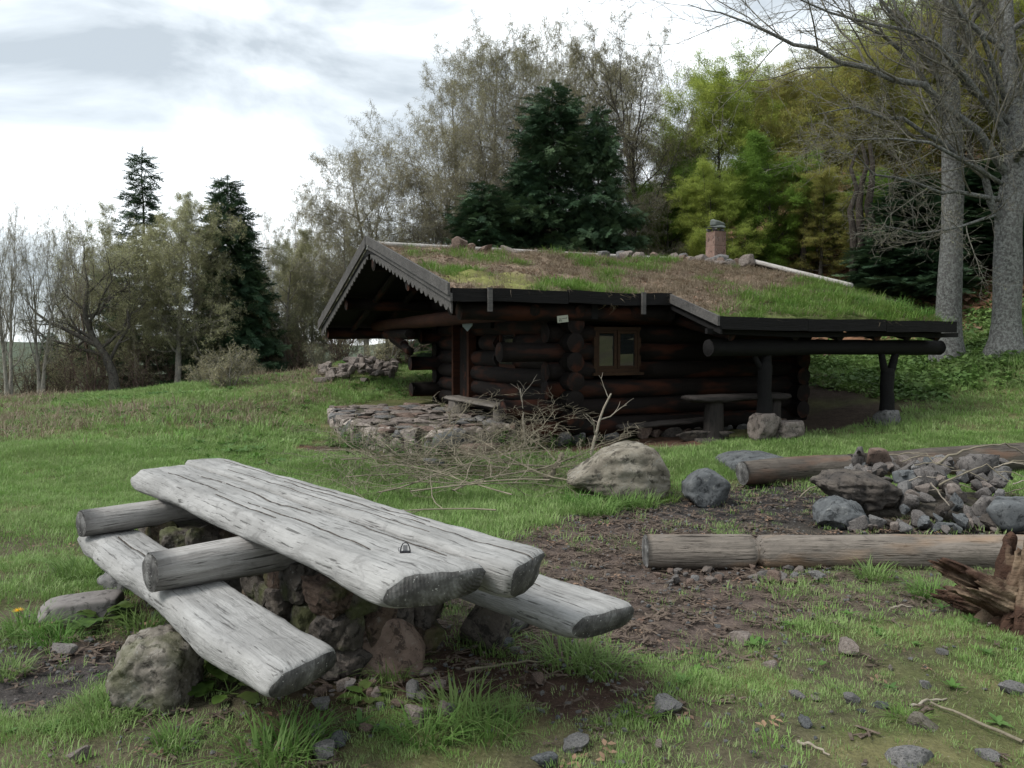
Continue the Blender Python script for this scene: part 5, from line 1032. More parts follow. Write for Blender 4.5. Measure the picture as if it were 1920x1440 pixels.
# footing stones
for (a_, w_, dims, lb, m, zt) in [(4.54, 5.02, (.42, .36, .40), 'pale lichened block under the left porch post', ROCK_RUBBLE, .62), (4.95, 5.08, (.55, .4, .30), 'buff block lying beside the left porch post', ROCK_RUBBLE, .50), (6.98, 5.0, (.32, .32, .30), 'grey block under the right porch post', ROCK_GREY, .585), (1.42, WB - .02, (.50, .40, .34), 'reddish block under the back corner of the cabin', ROCK_RED, .40), (3.98, 4.6, (.6, .35, .16), 'flat stone beneath the porch bench stump', ROCK_DARK, .24)]:
    p = cw(a_, w_); rock('footing_stone', lb, p.x, p.y, dims, m, 400 + int(a_ * 10), z=zt - dims[2], sink=0, rz=TH, planes=5, soft=.0, boxy=1., rough=.07, sub=5, cat='stone')
for k in range(16):
    a_ = 1.9 + k * .27; p = cw(a_, WF + RN.uniform(.02, .12)); small_rock(p.x, p.y, RN.uniform(.2, .34), RN.choice([ROCK_GREY, ROCK_RED, ROCK_DARK]), z=.17 + .02 * k * .3, tilt=.2, name='sill_stone', label='low stone under the bottom log of the front wall', cat='stone', group='stones under the front wall')

# ------------------------------------------------------------------ stone terrace
base = [pr_(u, v) for (u, v) in [(622, 800), (650, 822), (690, 840), (735, 850), (790, 852), (850, 850), (905, 838), (960, 828), (1030, 822)]]
TZt = .37; cc = cw(1.2, 1.5); terr = empty('stone_terrace', 'low dry-stone terrace with flagged top before the cabin gable', 'terrace', (cc.x, cc.y, 0)); o0 = Vector((cc.x, cc.y, 0))
back = [cw(2.0, 3.9), cw(2.1, -1.0), cw(.9, -1.9), cw(-.3, -1.6)]
poly = [Vector((p.x, p.y, 0)) for p in base] + [Vector((p.x, p.y, 0)) for p in back]; cen = sum(poly, Vector()) / len(poly)
pi_ = [cen + (p - cen) * .965 for p in poly]; n = len(pi_); V = [tuple(p - o0 + Vector((0, 0, -.2))) for p in pi_] + [tuple(p - o0 + Vector((0, 0, TZt - .04))) for p in pi_]
me = bpy.data.meshes.new('core'); me.from_pydata(V, [], [tuple(range(n))[::-1], tuple(range(n, 2 * n))] + [(i, (i + 1) % n, n + (i + 1) % n, n + i) for i in range(n)]); me.update(); obj('core', me, MORTAR, terr)
r = random.Random(33); TM = [ROCK_RUBBLE, ROCK_RUBBLE, ROCK_RED, ROCK_GREY]
edge = [Vector((p.x, p.y, 0)) for p in base]; edge = [Vector((poly[-1].x, poly[-1].y, 0))] + edge
for i in range(len(edge) - 1):
    a, b = edge[i], edge[i + 1]; Ls = (b - a).length; an = math.atan2(b.y - a.y, b.x - a.x)
    for row in range(3):
        m_n = max(1, round(Ls / r.uniform(.15, .22)))
        for k in range(m_n):
            f = (k + .5 + r.uniform(-.15, .15)) / m_n; p = a.lerp(b, f); h = .155 * r.uniform(.9, 1.3); z = .03 + row * .12; m = r.choice([ROCK_WALL, ROCK_WALL, ROCK_WALL, ROCK_RUBBLE, ROCK_GREY])
            V, Fc = rock_geo((Ls / m_n * r.uniform(.95, 1.15), .17, h), r.randint(1, 99999), 2, planes=8, rough=.03)
            obj('stone', mesh('stone', V, Fc, False), m, terr, (p.x - o0.x, p.y - o0.y, z - h * .3), (r.uniform(-.2, .2), r.uniform(-.25, .25), an + r.uniform(-.2, .2)))
p = Py(838, 818, 11.0); V, Fc = rock_geo((.52, .34, .24), 555, 3, planes=7, rough=.02); obj('corner_stone', mesh('corner_stone', V, Fc), ROCK_BLUE, terr, (p.x - o0.x, p.y - o0.y, .14), (0, 0, .15), label='large blue-grey corner block')
p = Py(905, 835, 10.9); V, Fc = rock_geo((.7, .3, .2), 556, 3, planes=7, rough=.03); obj('corner_stone', mesh('corner_stone', V, Fc), ROCK_RED, terr, (p.x - o0.x, p.y - o0.y, .02), (0, 0, .05))
def inside(p, pl):
    c = False; j = len(pl) - 1
    for i in range(len(pl)):
        if (pl[i].y > p[1]) != (pl[j].y > p[1]) and p[0] < (pl[j].x - pl[i].x) * (p[1] - pl[i].y) / (pl[j].y - pl[i].y) + pl[i].x: c = not c
        j = i
    return c
placed = []
for k in range(1500):
    x, y = r.uniform(-4, 1.5), r.uniform(9.5, 16)
    if inside((x, y), poly) and all((x - q_[0]) ** 2 + (y - q_[1]) ** 2 > .27 ** 2 for q_ in placed):
        placed.append((x, y)); V, Fc = rock_geo((r.uniform(.30, .42), r.uniform(.26, .36), .07), r.randint(1, 9999), 2, planes=8, rough=.02); obj('flagstone', mesh('flagstone', V, Fc, False), r.choice(TM), terr, (x - o0.x, y - o0.y, TZt - .045 + r.uniform(-.012, .012)), (r.uniform(-.04, .04), r.uniform(-.04, .04), r.uniform(0, 6)))

# ------------------------------------------------------------------ trees
def tree_at(root, u, y, rz=0., scl=1.): return place(root, u, y, rz, scl)
SPR = dict(seg=[10, 8, 6, 5, 4], wob=[.09, .17, .22, .26, .25], trop=[.02, .01, .0, .0, .0], ang=[(48, 80), (35, 70), (35, 80), (35, 80)])
BUDP = prm(rmin=.0055, nch=[24, 9, 7, 5], len=[(.26, .40), (.4, .6), (.4, .6), (.4, .65)], leaf_lv=3, leaf_n=[0, 0, 0, 1, 2], **SPR)
t1 = make_tree('budding_tree', 1, 11, .15, BUDP, BARK_MID, P_BUD, 1.0, 'tall budding tree rising behind the left of the dark fir', W=3.0); topv(t1, 925, 27, 25, 0, '', copy=False, wx=1.)
t2 = make_tree('budding_tree', 2, 10.5, .16, prm(rmin=.0055, nch=[21, 9, 7, 5], len=[(.26, .38), (.4, .6), (.4, .6), (.4, .65)], t0=[.42, .15, .15, .1], leaf_n=[0, 0, 0, 1, 2], **{**SPR, 'ang': [(30, 62), (30, 65), (30, 70), (30, 70)]}), BARK_DARK, P_BUD, .9, 'tall budding tree with dark forked trunk right of the dark fir', W=2.3); topv(t2, 1160, 26, 28, 0, '', copy=False, wx=1.)
t3 = make_tree('budding_tree', 3, 7.6, .12, prm(rmin=.0055, nch=[21, 9, 7, 5], t0=[.12, .1, .1, .1], len=[(.32, .48), (.4, .58), (.4, .6), (.4, .65)], leaf_n=[0, 0, 0, 1, 2], **SPR), BARK_MID, P_BUD, 1., 'broad budding tree above the cabin gable', W=2.9); topv(t3, 785, 25.5, 205, 0, '', copy=False, wx=1.)
for (s_, u, y, v, rz_, w_, lb) in [(t3, 690, 24.5, 272, 1.1, .85, 'spreading budding tree just left of the gable peak'), (t1, 855, 29, 95, 2.3, .95, 'budding tree between the broad one and the tall one'), (t1, 1030, 30, 60, 4., 1.0, 'budding tree rising behind the dark fir top'), (t3, 632, 26, 345, 5.0, .75, 'low pale budding tree at the left end of the grove'),
                               (t3, 1250, 30, 250, .6, .95, 'budding tree left of the yellow-green beech'), (t3, 985, 28, 50, 4.2, 1.05, 'budding tree standing close behind the tall left one'), (t3, 1205, 29, 70, 3.7, .95, 'budding tree filling the right side of the forked tree'), (t1, 1085, 30, 40, 1.2, .85, 'budding tree in the gap above the dark fir'), (t3, 730, 28, 225, 3.1, 1.05, 'budding tree in the second row above the gable'), 
                               (t3, 900, 25, 270, 2.6, .95, 'lower budding tree before the left dark fir'), (t3, 820, 24.5, 330, .3, .8, 'low budding tree over the roof ridge'), (t3, 1205, 24.5, 330, 1.9, .7, 'low budding tree right of the forked dark trunk'), (t3, 560, 33, 395, 1.9, 1., 'budding tree in the far row left of the gable')]:
    topv(s_, u, y, v, rz_, lb, w_)
# firs
irr = lambda t: (1 - t) ** .62 * (1 + .22 * math.sin(t * 17))
f1 = make_fir('fir_tree', 11, 8.3, .13, 2.3, BARK_DARK, 'broad dark fir right behind the cabin roof', gap=.24, prof=irr, dens=1.3, irr=.28, sc=1.25); topv(f1, 1035, 23.6, 160, 0, '', copy=False, wx=.95)
topv(f1, 905, 22.3, 345, 2.2, 'low wide dark fir left of the broad fir', .75); topv(f1, 1120, 23.2, 205, 4., 'dark fir shoulder tree right of the broad fir', .62); topv(f1, 985, 23.9, 300, 1., 'dark fir filling the left flank of the broad fir', .7)
f2 = make_fir('fir_tree', 12, 6.6, .12, 1.75, BARK_DARK, 'dense pointed fir at the meadow edge', gap=.19, prof=lambda t: (1 - t) ** .80, dens=1.7, bare_to=.07, sc=1.25); topv(f2, 432, 23.5, 330, 0, '', copy=False, wx=.9)
f3 = make_fir('fir_tree', 13, 7.9, .12, 1.75, BARK_DARK, 'slender spired fir taller than its neighbours on the left', gap=.26, prof=lambda t: (1 - t) ** .8 * (1.1 if t < .6 else .9), dens=1.35, bare_to=.05); topv(f3, 275, 25, 280, 0, '', copy=False, wx=1.)
topv(f2, 545, 30, 590, 1., 'small dark fir behind the pale trees by the meadow', .5); topv(f2, 95, 34, 620, 3., 'distant fir between the bare trees at far left', .7); topv(f2, 470, 27, 470, 2., 'dark fir behind the pointed fir', .8)
# left-hand small trees
g1 = make_tree('grey_green_tree', 21, 5.9, .10, prm(nch=[18, 9, 7, 4], t0=[.2, .1, .1, .1], **SPR, leaf_n=[0, 0, 0, 2, 3], len=[(.32, .46), (.4, .6), (.4, .6), (.4, .65)], rmin=.0035), BARK_MID, P_BUDG, 1.0, 'round grey-green tree before the spired fir', multi=1, W=2.0); topv(g1, 330, 22, 350, 0, '', copy=False, wx=1.)
for (u, y, v, rz_, w_, lb) in [(262, 23, 385, 1.7, .85, 'grey-green tree left of the round one'), (372, 22.6, 385, 3.3, .75, 'grey-green tree touching the pointed fir'), (528, 25, 430, 5.1, .8, 'pale green tree just right of the pointed fir'), (585, 27, 425, .4, .85, 'pale green tree near the cabin gable'), (625, 25, 520, 2.9, .55, 'small pale green tree beside the gable'), (690, 28, 450, 2.2, .8, 'pale green tree behind the gable edge'), (200, 26, 470, 3., .8, 'grey-green tree behind the birch')]:
    topv(g1, u, y, v, rz_, lb, w_)
b1 = make_tree('bare_tree', 31, 5.6, .075, prm(nch=[13, 7, 6, 4], ang=[(22, 45), (25, 50), (25, 60), (25, 60)], leaf_n=[0, 0, 0, 0, 1], t0=[.22, .2, .15, .1], rmin=.003), BARK_MID, P_BUD, .5, 'slender bare tree second from the left edge', multi=2, W=1.15); topv(b1, 75, 20, 375, 0, '', copy=False, wx=1.)
for (u, y, v, rz_, w_, lb) in [(15, 19.5, 350, 2., 1., 'slender bare tree at the left edge'), (-30, 21, 400, 3.4, 1.0, 'bare tree half outside the left edge'), (505, 30, 385, 4.4, 1.1, 'bare tree behind the right side of the pointed fir'), (560, 31, 380, 1.2, 1.2, 'bare tree behind the pale green trees'), (135, 26, 450, 5.5, 1., 'bare tree behind the birch at the left')]:
    topv(b1, u, y, v, rz_, lb, w_)
for (u, y, v, rz_, w_, lb) in [(-120, 21, 380, 1., 1.1, 'bare tree just outside the left edge'), (-230, 22, 360, 2.2, 1.2, 'bare tree well outside the left edge')]: topv(b1, u, y, v, rz_, lb, w_)
for (u, y, v, rz_, w_, lb) in [(-170, 25, 400, 1., 1., 'grey-green tree outside the left edge'), (-330, 24, 380, 2.2, 1.1, 'grey-green tree farthest outside the left edge')]: topv(g1, u, y, v, rz_, lb, w_)
b2 = make_tree('birch_tree', 33, 6.3, .07, prm(nch=[15, 8, 7, 4], trop=[.02, .02, -.09, -.14, -.1], leaf_n=[0, 0, 0, 1, 1], rmin=.003), BARK_RED, P_BUDG, .5, 'drooping reddish-twigged birch on the left', W=1.4); topv(b2, 172, 23.5, 375, 0, '', copy=False, wx=1.)
topv(b2, 125, 25, 440, 2.4, 'lower birch left of the drooping one', .85)
tree_at(make_tree('crooked_tree', 35, 3.6, .12, prm(nch=[8, 8, 6, 4], wob=[.05, .2, .22, .2, .2], ang=[(35, 75), (28, 60), (25, 62), (25, 65)], leaf_n=[0, 0, 0, 1, 2], t0=[.35, .15, .15, .1], rmin=.0035), BARK_DARK, P_BUDG, .8,
        'dark crooked tree leaning left at the meadow edge', trunk_path=[(0, 0, -.1, .13), (-.03, 0, .5, .11), (-.2, 0, 1.0, .10), (-.55, 0, 1.5, .085), (-.75, 0, 2.1, .06), (-.7, .1, 2.9, .035), (-.8, .1, 3.6, .01)],
        limbs=[[(-.35, 0, 1.25, .075), (-.9, -.1, 1.55, .06), (-1.5, -.2, 1.85, .04), (-2.2, -.2, 2.5, .012)], [(-.2, 0, 1.0, .06), (-1.0, .2, 1.25, .045), (-1.8, .1, 1.45, .03), (-2.3, 0, 1.9, .01)], [(-.1, 0, .9, .05), (.3, 0, 1.7, .04), (.4, 0, 2.7, .02), (.5, 0, 3.3, .008)]]), 214, 21)
# beeches on the slope
BEP = prm(nch=[20, 9, 6, 0], trop=[.02, .015, -.02, -.02, 0], ang=[(45, 75), (35, 65), (30, 60), (25, 65)], t0=[.10, .1, .1, .1], leaf_lv=1, leaf_n=[0, 8, 9, 8, 0], len=[(.36, .52), (.4, .6), (.4, .65), (.4, .65)], seg=[10, 7, 5, 4])
e1 = make_tree('beech_tree', 41, 8.6, .13, BEP, BARK_DARK, P_BY, 1.1, 'bright yellow-green beech above the chimney', W=2.1); topv(e1, 1340, 27, 95, 0, '', copy=False, wx=1.)
e2 = make_tree('beech_tree', 42, 9.0, .13, dict(BEP, leaf_n=[0, 6, 8, 7, 0]), BARK_DARK, P_BB, 1.1, 'bronze-leaved beech right of the yellow-green one', W=2.3); topv(e2, 1500, 26.5, 105, 0, '', copy=False, wx=1.)
e3 = make_tree('beech_tree', 43, 6.2, .11, BEP, BARK_DARK, P_BG, 1.0, 'fresh green small tree between the yellow and bronze beeches', W=1.6); topv(e3, 1432, 24.5, 255, 0, '', copy=False, wx=.9)
for (src, u, y, v, rz_, w_, lb) in [(e1, 1400, 31, 130, 2., 1.1, 'yellow-green beech behind the bright one'), (e1, 1285, 28, 200, 4., .8, 'smaller yellow-green beech left of the chimney'), (e2, 1600, 27.5, 70, 1., 1.1, 'bronze beech behind the three dark trunks'), (e2, 1700, 28, 20, 3.1, 1.1, 'bronze beech above the left grey trunk'),
                            (e2, 1560, 31, 90, 5., 1.2, 'tall bronze beech in the second row'), (e2, 1810, 27, -40, 2.2, 1.2, 'bronze beech between the two grey trunks'), (e1, 1905, 27, -120, .8, 1.2, 'yellow-green beech behind the right grey trunk'), (e2, 1990, 26, -100, 3.9, 1.1, 'bronze beech beyond the right edge'),
                            (e1, 1650, 32, 0, 1.9, 1.2, 'yellow-green beech far up the slope'), (e3, 1610, 24.5, 330, 2.8, .95, 'low green tree spreading over the brown slope'), (e2, 1535, 23.8, 300, .6, .6, 'low bronze tree above the white roof pole'), (e3, 1255, 26, 300, 3.6, .8, 'low green tree left of the chimney'),
                            (e2, 1210, 29, 330, .3, .8, 'bronze shrubby tree right of the forked budding tree'), (e1, 1790, 31, -60, 4.6, 1.2, 'yellow-green beech high behind the grey trunks'), (e1, 1335, 24, 300, 5., .6, 'low yellow-green tree right behind the chimney'), (e2, 1450, 32, 110, 2.9, 1.1, 'bronze beech behind the fresh green tree'), (e1, 1860, 33, -80, 2.9, 1.3, 'yellow-green beech topmost at the upper right')]:
    topv(src, u, y, v, rz_, lb, w_)
for (u, y, v, rz_, w_, lb) in [(1700, 20.5, 330, 1., 1.0, 'dark fir left of the left grey trunk'), (1840, 22, 300, 3., 1.1, 'dark fir between the two grey trunks'), (1940, 20.5, 300, 4., 1.1, 'dark fir at the right edge behind the trunk')]:
    topv(f2, u, y, v, rz_, lb, w_)
for k, (u, y, r_) in enumerate([(1592, 21.4, .12), (1608, 21.8, .14), (1627, 21.5, .16), (1505, 24, .10), (1345, 24.5, .10)]):
    x = (u - 960) / FPX * y; zb = gh(x, y); T = empty('dark_trunk_tree', ['slim dark trunk, left of the close trio on the slope', 'middle dark trunk of the close trio on the slope', 'thickest dark trunk, right of the trio on the slope', 'thin dark trunk above the white roof pole', 'dark trunk seen behind the chimney'][k], 'tree', (x, y, zb))
    P = [(RN.gauss(0, .05) * (q > 0), RN.gauss(0, .05), -.3 + q * .55) for q in range(9)]; obj('trunk', mesh('trunk', *tubes([(P, [r_ * (1.25 - .12 * q) for q in range(9)])], 12)), BARK_BLACK, T)
# the two big grey trunks at the right
def rel(pts, bx, by, bz): return [(p[0] - bx, p[1] - by, p[2] - bz, r_) for p, r_ in pts]
def big(u, y, label, seed, tr, lims, pr):
    x = (u - 960) / FPX * y; zb = gh(x, y)
    P = rel([(Py(a, b, c), r_) for (a, b, c, r_) in tr], x, y, zb); P = [(0, 0, -.25, tr[0][3])] + P
    LB = [rel([(Py(a, b, c), r_ * .68) for (a, b, c, r_) in lb], x, y, zb) for lb in lims]
    t = make_tree('grey_trunk_tree', seed, 5.5, .25, pr, BARK_LICH, P_BUDG, .45, label, trunk_path=P, limbs=LB, twig=BARK_TWIG, dens=.5); t.location = (x, y, zb)
BIGP = prm(nch=[12, 13, 8, 4], seg=[10, 8, 7, 5, 3], wob=[.05, .10, .12, .15, .2], trop=[.02, .03, .05, .05, .03], ang=[(35, 70), (25, 55), (22, 50), (25, 60)], len=[(.3, .45), (.28, .48), (.38, .6), (.4, .65)], t0=[.55, .12, .12, .1], leaf_n=[0, 0, 0, 0, 1], rmin=.0045, rr=[.4, .42, .5, .6])
big(1885, 15., 'grey lichened trunk at the right edge with many bare arching limbs', 51, [(1885, 660, 15, .26), (1888, 560, 15, .235), (1890, 470, 15, .225), (1893, 400, 15, .25), (1905, 320, 15, .19), (1900, 200, 15, .15), (1888, 60, 15, .12), (1880, -120, 15, .09), (1870, -330, 15, .04)],
    [[(1890, 330, 15, .12), (1830, 240, 14.7, .10), (1730, 170, 14.3, .085), (1620, 125, 14.0, .07), (1530, 95, 13.8, .055), (1440, 62, 13.6, .04), (1350, 30, 13.4, .02), (1290, 8, 13.3, .008)],
     [(1885, 430, 15, .11), (1830, 330, 14.8, .09), (1760, 270, 14.6, .07), (1690, 225, 14.4, .05), (1610, 205, 14.2, .03), (1530, 215, 14., .01)],
     [(1880, 375, 15, .075), (1800, 362, 14.5, .055), (1720, 342, 14.1, .04), (1640, 318, 13.8, .025), (1560, 285, 13.6, .01)],
     [(1875, 400, 15, .05), (1800, 425, 14.4, .035), (1730, 440, 14., .022), (1660, 425, 13.7, .010)],
     [(1895, 300, 15, .11), (1850, 150, 14.8, .09), (1790, 20, 14.6, .06), (1730, -110, 14.4, .03)], [(1898, 260, 15, .10), (1930, 120, 14.9, .07), (1960, -30, 14.9, .04)],
     [(1890, 250, 15, .09), (1800, 130, 14.2, .07), (1690, 60, 13.9, .05), (1560, 20, 13.6, .03), (1430, -20, 13.4, .01)], [(1905, 350, 15, .1), (1990, 260, 14.8, .06), (2060, 130, 14.6, .03)],
     [(1880, 345, 15, .06), (1790, 290, 14.0, .05), (1700, 250, 13.6, .03), (1600, 262, 13.3, .012)], [(1890, 200, 15, .08), (1840, 60, 14.3, .06), (1760, -40, 13.9, .04), (1660, -130, 13.6, .02)]], BIGP)
big(1778, 16., 'straight grey lichened trunk left of the one at the right edge', 52, [(1776, 685, 16, .27), (1778, 600, 16, .225), (1783, 480, 16, .215), (1786, 360, 16, .20), (1785, 240, 16, .17), (1780, 80, 16, .14), (1785, -120, 16, .09), (1780, -300, 16, .04)],
    [[(1785, 250, 16, .09), (1730, 140, 15.8, .07), (1650, 60, 15.6, .05), (1570, 20, 15.4, .02)], [(1783, 150, 16, .09), (1830, 20, 15.9, .06), (1860, -80, 15.8, .03)], [(1783, 180, 16, .08), (1700, 60, 15.4, .06), (1620, -50, 15.2, .03)]], dict(BIGP, nch=[7, 11, 7, 4], t0=[.7, .12, .12, .1]))
# shrubs along the meadow edge
SHP = prm(seg=[6, 5, 4], wob=[.12, .2, .2], trop=[.03, .03, .02], tip=[.3, .4, .5], nch=[9, 5], t0=[.15, .15], ang=[(20, 50), (25, 60)], len=[(.4, .65), (.4, .7)], shape=[SH['flat']] * 3, rr=[.6, .6], rmin=.004, leaf_lv=1, leaf_n=[0, 1, 2, 0, 0])
s1 = tree_at(make_tree('meadow_shrub', 61, 1.55, .018, SHP, BARK_RED, P_BUDG, .6, 'brown twiggy shrub under the birch', 'shrub', multi=9), 168, 21)
s2 = tree_at(make_tree('meadow_shrub', 62, 1.0, .016, dict(SHP, leaf_n=[0, 2, 3, 0, 0]), BARK_MID, P_BUD, .8, 'pale budding shrub on the meadow crest before the firs', 'shrub', multi=8), 425, 18.5)
for k, (s_, u, y, sc_, lb) in enumerate([(s1, 60, 22, 1., 'twiggy shrub between the two left bare trees'), (s1, 120, 21.5, .9, 'twiggy shrub just left of the birch'), (s1, 215, 22.5, 1., 'twiggy shrub behind the crooked tree'), (s1, 262, 21.5, .85, 'twiggy shrub under the spired fir'), (s1, 0, 20.5, 1., 'twiggy shrub at the left edge'), (s1, 320, 22.8, .9, 'twiggy shrub under the round grey-green tree'),
                                        (s2, 385, 20, .9, 'pale shrub left of the one on the crest'), (s2, 470, 21.5, .85, 'pale shrub under the pointed fir'), (s1, 505, 24, .9, 'twiggy shrub right of the pointed fir'), (s1, 560, 24, .9, 'twiggy shrub under the pale green trees'), (s2, 720, 20.5, 1.1, 'pale shrub seen under the gable overhang'), (s1, 755, 21, 1.1, 'brown shrub seen under the gable beside the log ends'),
                                        (s1, 640, 23.5, 1., 'brown shrub behind the rubble heap'), (s2, 600, 23, .8, 'pale shrub left of the rubble heap'), (s1, 165, 24, 1.3, 'tall brown shrub behind the birch'), (s1, 90, 25, 1.4, 'tall brown shrub behind the bare trees'), (s1, 30, 24, 1.3, 'tall brown shrub near the left edge'), (s1, 240, 25.5, 1.3, 'tall brown shrub behind the spired fir'), (s1, 350, 26, 1.2, 'tall brown shrub behind the firs')]):
    place_copy(s_, u, y, k * 1.3, sc_, lb)
for k in range(0):
    y = RN.uniform(28, 40); u = RN.uniform(-60, 560); place_copy(RN.choice([g1, s1, b1]), u, y, k * 1.7, RN.uniform(.7, 1.), 'dim tree in the far row beyond the meadow, number')
for i, o in enumerate([o for o in C.objects if o.get('label', '').endswith('number')]):
    o['label'] = 'dim small tree in the far row beyond the meadow'; o['group'] = 'far row beyond the meadow'

# ------------------------------------------------------------------ rubble behind the cabin gable
rb = random.Random(3); parts = []
for k in range(75):
    u = rb.uniform(598, 745); y = rb.uniform(18.5, 20.5); x = (u - 960) / FPX * y; V, Fc = rock_geo((rb.uniform(.15, .4), rb.uniform(.15, .3), rb.uniform(.1, .25)), k, 2, 8); a = rb.uniform(0, 6)
    V = V @ np.array([[math.cos(a), math.sin(a), 0], [-math.sin(a), math.cos(a), 0], [0, 0, 1]]); parts.append((V + (x, y, gh(x, y) - .03 + .35 * rb.random() * max(0, 1 - abs(u - 680) / 80)), Fc))
obj('rubble_heap', mesh('rubble_heap', *join(parts), smooth=False), ROCK_RUBBLE, kind='stuff', label='heap of grey rubble on the meadow behind the gable')

# ------------------------------------------------------------------ grass and ground cover
rg = np.random.RandomState(17)
def under(x, y):
    a = (x - CA.x) * cs_ + (y - CA.y) * sn_; w_ = (x - CA.x) * sn_ - (y - CA.y) * cs_
    return ((a > 1.7) & (a < 8.2) & (w_ < 4.6) & (w_ > -4)) | ((a > -.9) & (a < 2.2) & (w_ < 4.2) & (w_ > -2.2) & (x > -3.4))
def ground_scatter(name, n, ylo, yhi, ps, s0, s1, fn, label, k=.92, tilt=.2, off=0., sizefn=None):
    y = np.sqrt(rg.uniform(ylo ** 2, yhi ** 2, n)); x = rg.uniform(-k, k, n) * y; b, _ = bare(x, y); p = fn(x, y, b); keep = (rg.uniform(size=n) < p) & ~under(x, y); x, y = x[keep], y[keep]; n = len(x)
    s = rg.uniform(s0, s1, n) * (sizefn(x, y) if sizefn else 1)
    rot = np.stack([rg.uniform(-tilt, tilt, n), rg.uniform(-tilt, tilt, n), rg.uniform(0, 6.28, n)], 1); scatter(name, np.stack([x, y, gz(x, y) + off], 1), rot, s, ps, rg, label=label)
    return n
def den(x, y): return .60 + 1.15 * fbm(xy(x, y, 1.9), 3, 88)
tall = lambda x, y: .75 + .9 * np.maximum(0, fbm(xy(x, y, 1.2), 3, 90)) + .4 * fbm(xy(x, y, .4), 2, 91)
N1 = ground_scatter('lawn_grass', 54000, 2.3, 6.2, LAWN, .65, 1.3, lambda x, y, b: np.clip(den(x, y) - .14, .08, 1) * (1 - b * .96), 'short worn lawn grass in the foreground', sizefn=tall)
N2 = ground_scatter('lawn_grass', 68000, 6.2, 11.5, LAWN, 1.1, 2.1, lambda x, y, b: np.clip(den(x, y) + .25, .2, 1) * (1 - b * .98), 'short lawn grass around the fire pit and table', sizefn=tall)
hay = lambda x, y: sm((fbm(xy(x, y, .35), 3, 92) + .05) / .2) * sm((-x - 3.2) / 2) * sm((y - 10.5) / 2)
N3 = ground_scatter('meadow_grass', 54000, 11.5, 27, MEAD, .6, 1.3, lambda x, y, b: (1 - b) * (1 - forest(x, y)) * (1 - .55 * hay(x, y)), 'green meadow grass on the rising clearing', k=.95, sizefn=tall)
ground_scatter('dry_grass', 12000, 10.5, 26, STRW, 1.0, 2.1, lambda x, y, b: hay(x, y) * .9, 'dry brown grass patches on the left slope', k=.95)
ground_scatter('dry_grass', 2600, 2.4, 9, STRW, .18, .45, lambda x, y, b: .5 * (1 - b * .7), 'scattered dead grass blades in the lawn', off=-.005)
ground_scatter('lawn_weeds', 3600, 2.4, 12, P_WEED, .35, .8, lambda x, y, b: .5 * (1 - b) * (fbm(xy(x, y, 1.4), 2, 95) > -.05), 'small broad-leaved weeds in the lawn')
ground_scatter('meadow_weeds', 6000, 10, 22, P_WEED, .9, 1.9, lambda x, y, b: .8 * (1 - b) * (fbm(xy(x, y, .7), 2, 96) > .02) * (x < 3), 'broad-leaved weeds in the meadow')
bank = lambda x, y: sm((x - 3.8) / 1.2) * sm((y - (13.3 - .12 * (x - 5))) / .8) * sm((20 - y) / 3)
ground_scatter('bank_plants', 15000, 12.4, 20, P_IVY, .6, 1.25, lambda x, y, b: bank(x, y) * np.clip(.75 + fbm(xy(x, y, 1.1), 3, 97), .2, 1), 'dense green bramble and herb cover on the right bank', k=.76, tilt=.4, off=.03)
ground_scatter('forest_litter', 9000, 17, 34, P_LIT, 2.5, 5, lambda x, y, b: forest(x, y), 'brown beech leaf litter on the forest slope', k=.76)
ground_scatter('forest_plants', 1600, 18, 32, P_IVY, .8, 1.6, lambda x, y, b: forest(x, y) * (fbm(xy(x, y, .5), 2, 98) > .12), 'green seedlings on the forest slope', k=.76)
# wood chips, gravel
def chipmesh(rs):
    ps = []
    for _ in range(5):
        l, w_, t = rs.uniform(.015, .05), rs.uniform(.002, .008), .003; V, Fq = bxm(-l, l, -w_, w_, 0, t); V[:, :2] *= (1 + .5 * rs.uniform(-1, 1, (8, 1))); a = rs.uniform(0, 6.28); c, s = math.cos(a), math.sin(a)
        V = np.stack([V[:, 0] * c - V[:, 1] * s + rs.uniform(-.05, .05), V[:, 0] * s + V[:, 1] * c + rs.uniform(-.05, .05), V[:, 2] + rs.uniform(0, .008) + V[:, 0] * rs.uniform(-.2, .2)], 1); ps.append((V, Fq))
    return join(ps)
P_CHIP = proto_set('wood_chips', [mesh('wood_chips', *chipmesh(rg), smooth=False) for _ in range(8)], WOOD_CHIP)
gm = []
for k, m_ in enumerate([ROCK_GREY, ROCK_RUBBLE, ROCK_BLUE, ROCK_FIRE, ROCK_RED, ROCK_GREY]):
    V, Fc = rock_geo((1, .8, .42), 700 + k, 1, 9); me = mesh('gravel', V, Fc, False); me.materials.append(m_); gm.append(me)
P_GRAV = proto_set('gravel', gm, ROCK_GREY)
def kind_w(x, y, kinds):
    t = np.zeros(x.shape)
    for (cx, cy, rx, ry, an, k, st) in PATCH:
        if k in kinds:
            dx, dy = x - cx, y - cy; a, b = dx * math.cos(an) + dy * math.sin(an), -dx * math.sin(an) + dy * math.cos(an); t = np.maximum(t, sm((1.25 - np.hypot(a / rx, b / ry)) / .5) * st)
    return t
ground_scatter('wood_chips', 20000, 2.4, 12.5, P_CHIP, .45, 1.1, lambda x, y, b: np.clip(b * (.85 * kind_w(x, y, ('chip', 'rust')) + .45 * kind_w(x, y, ('char', 'red', 'grav'))) + .03, 0, 1), 'brown wood chips and twigs on the worn path')
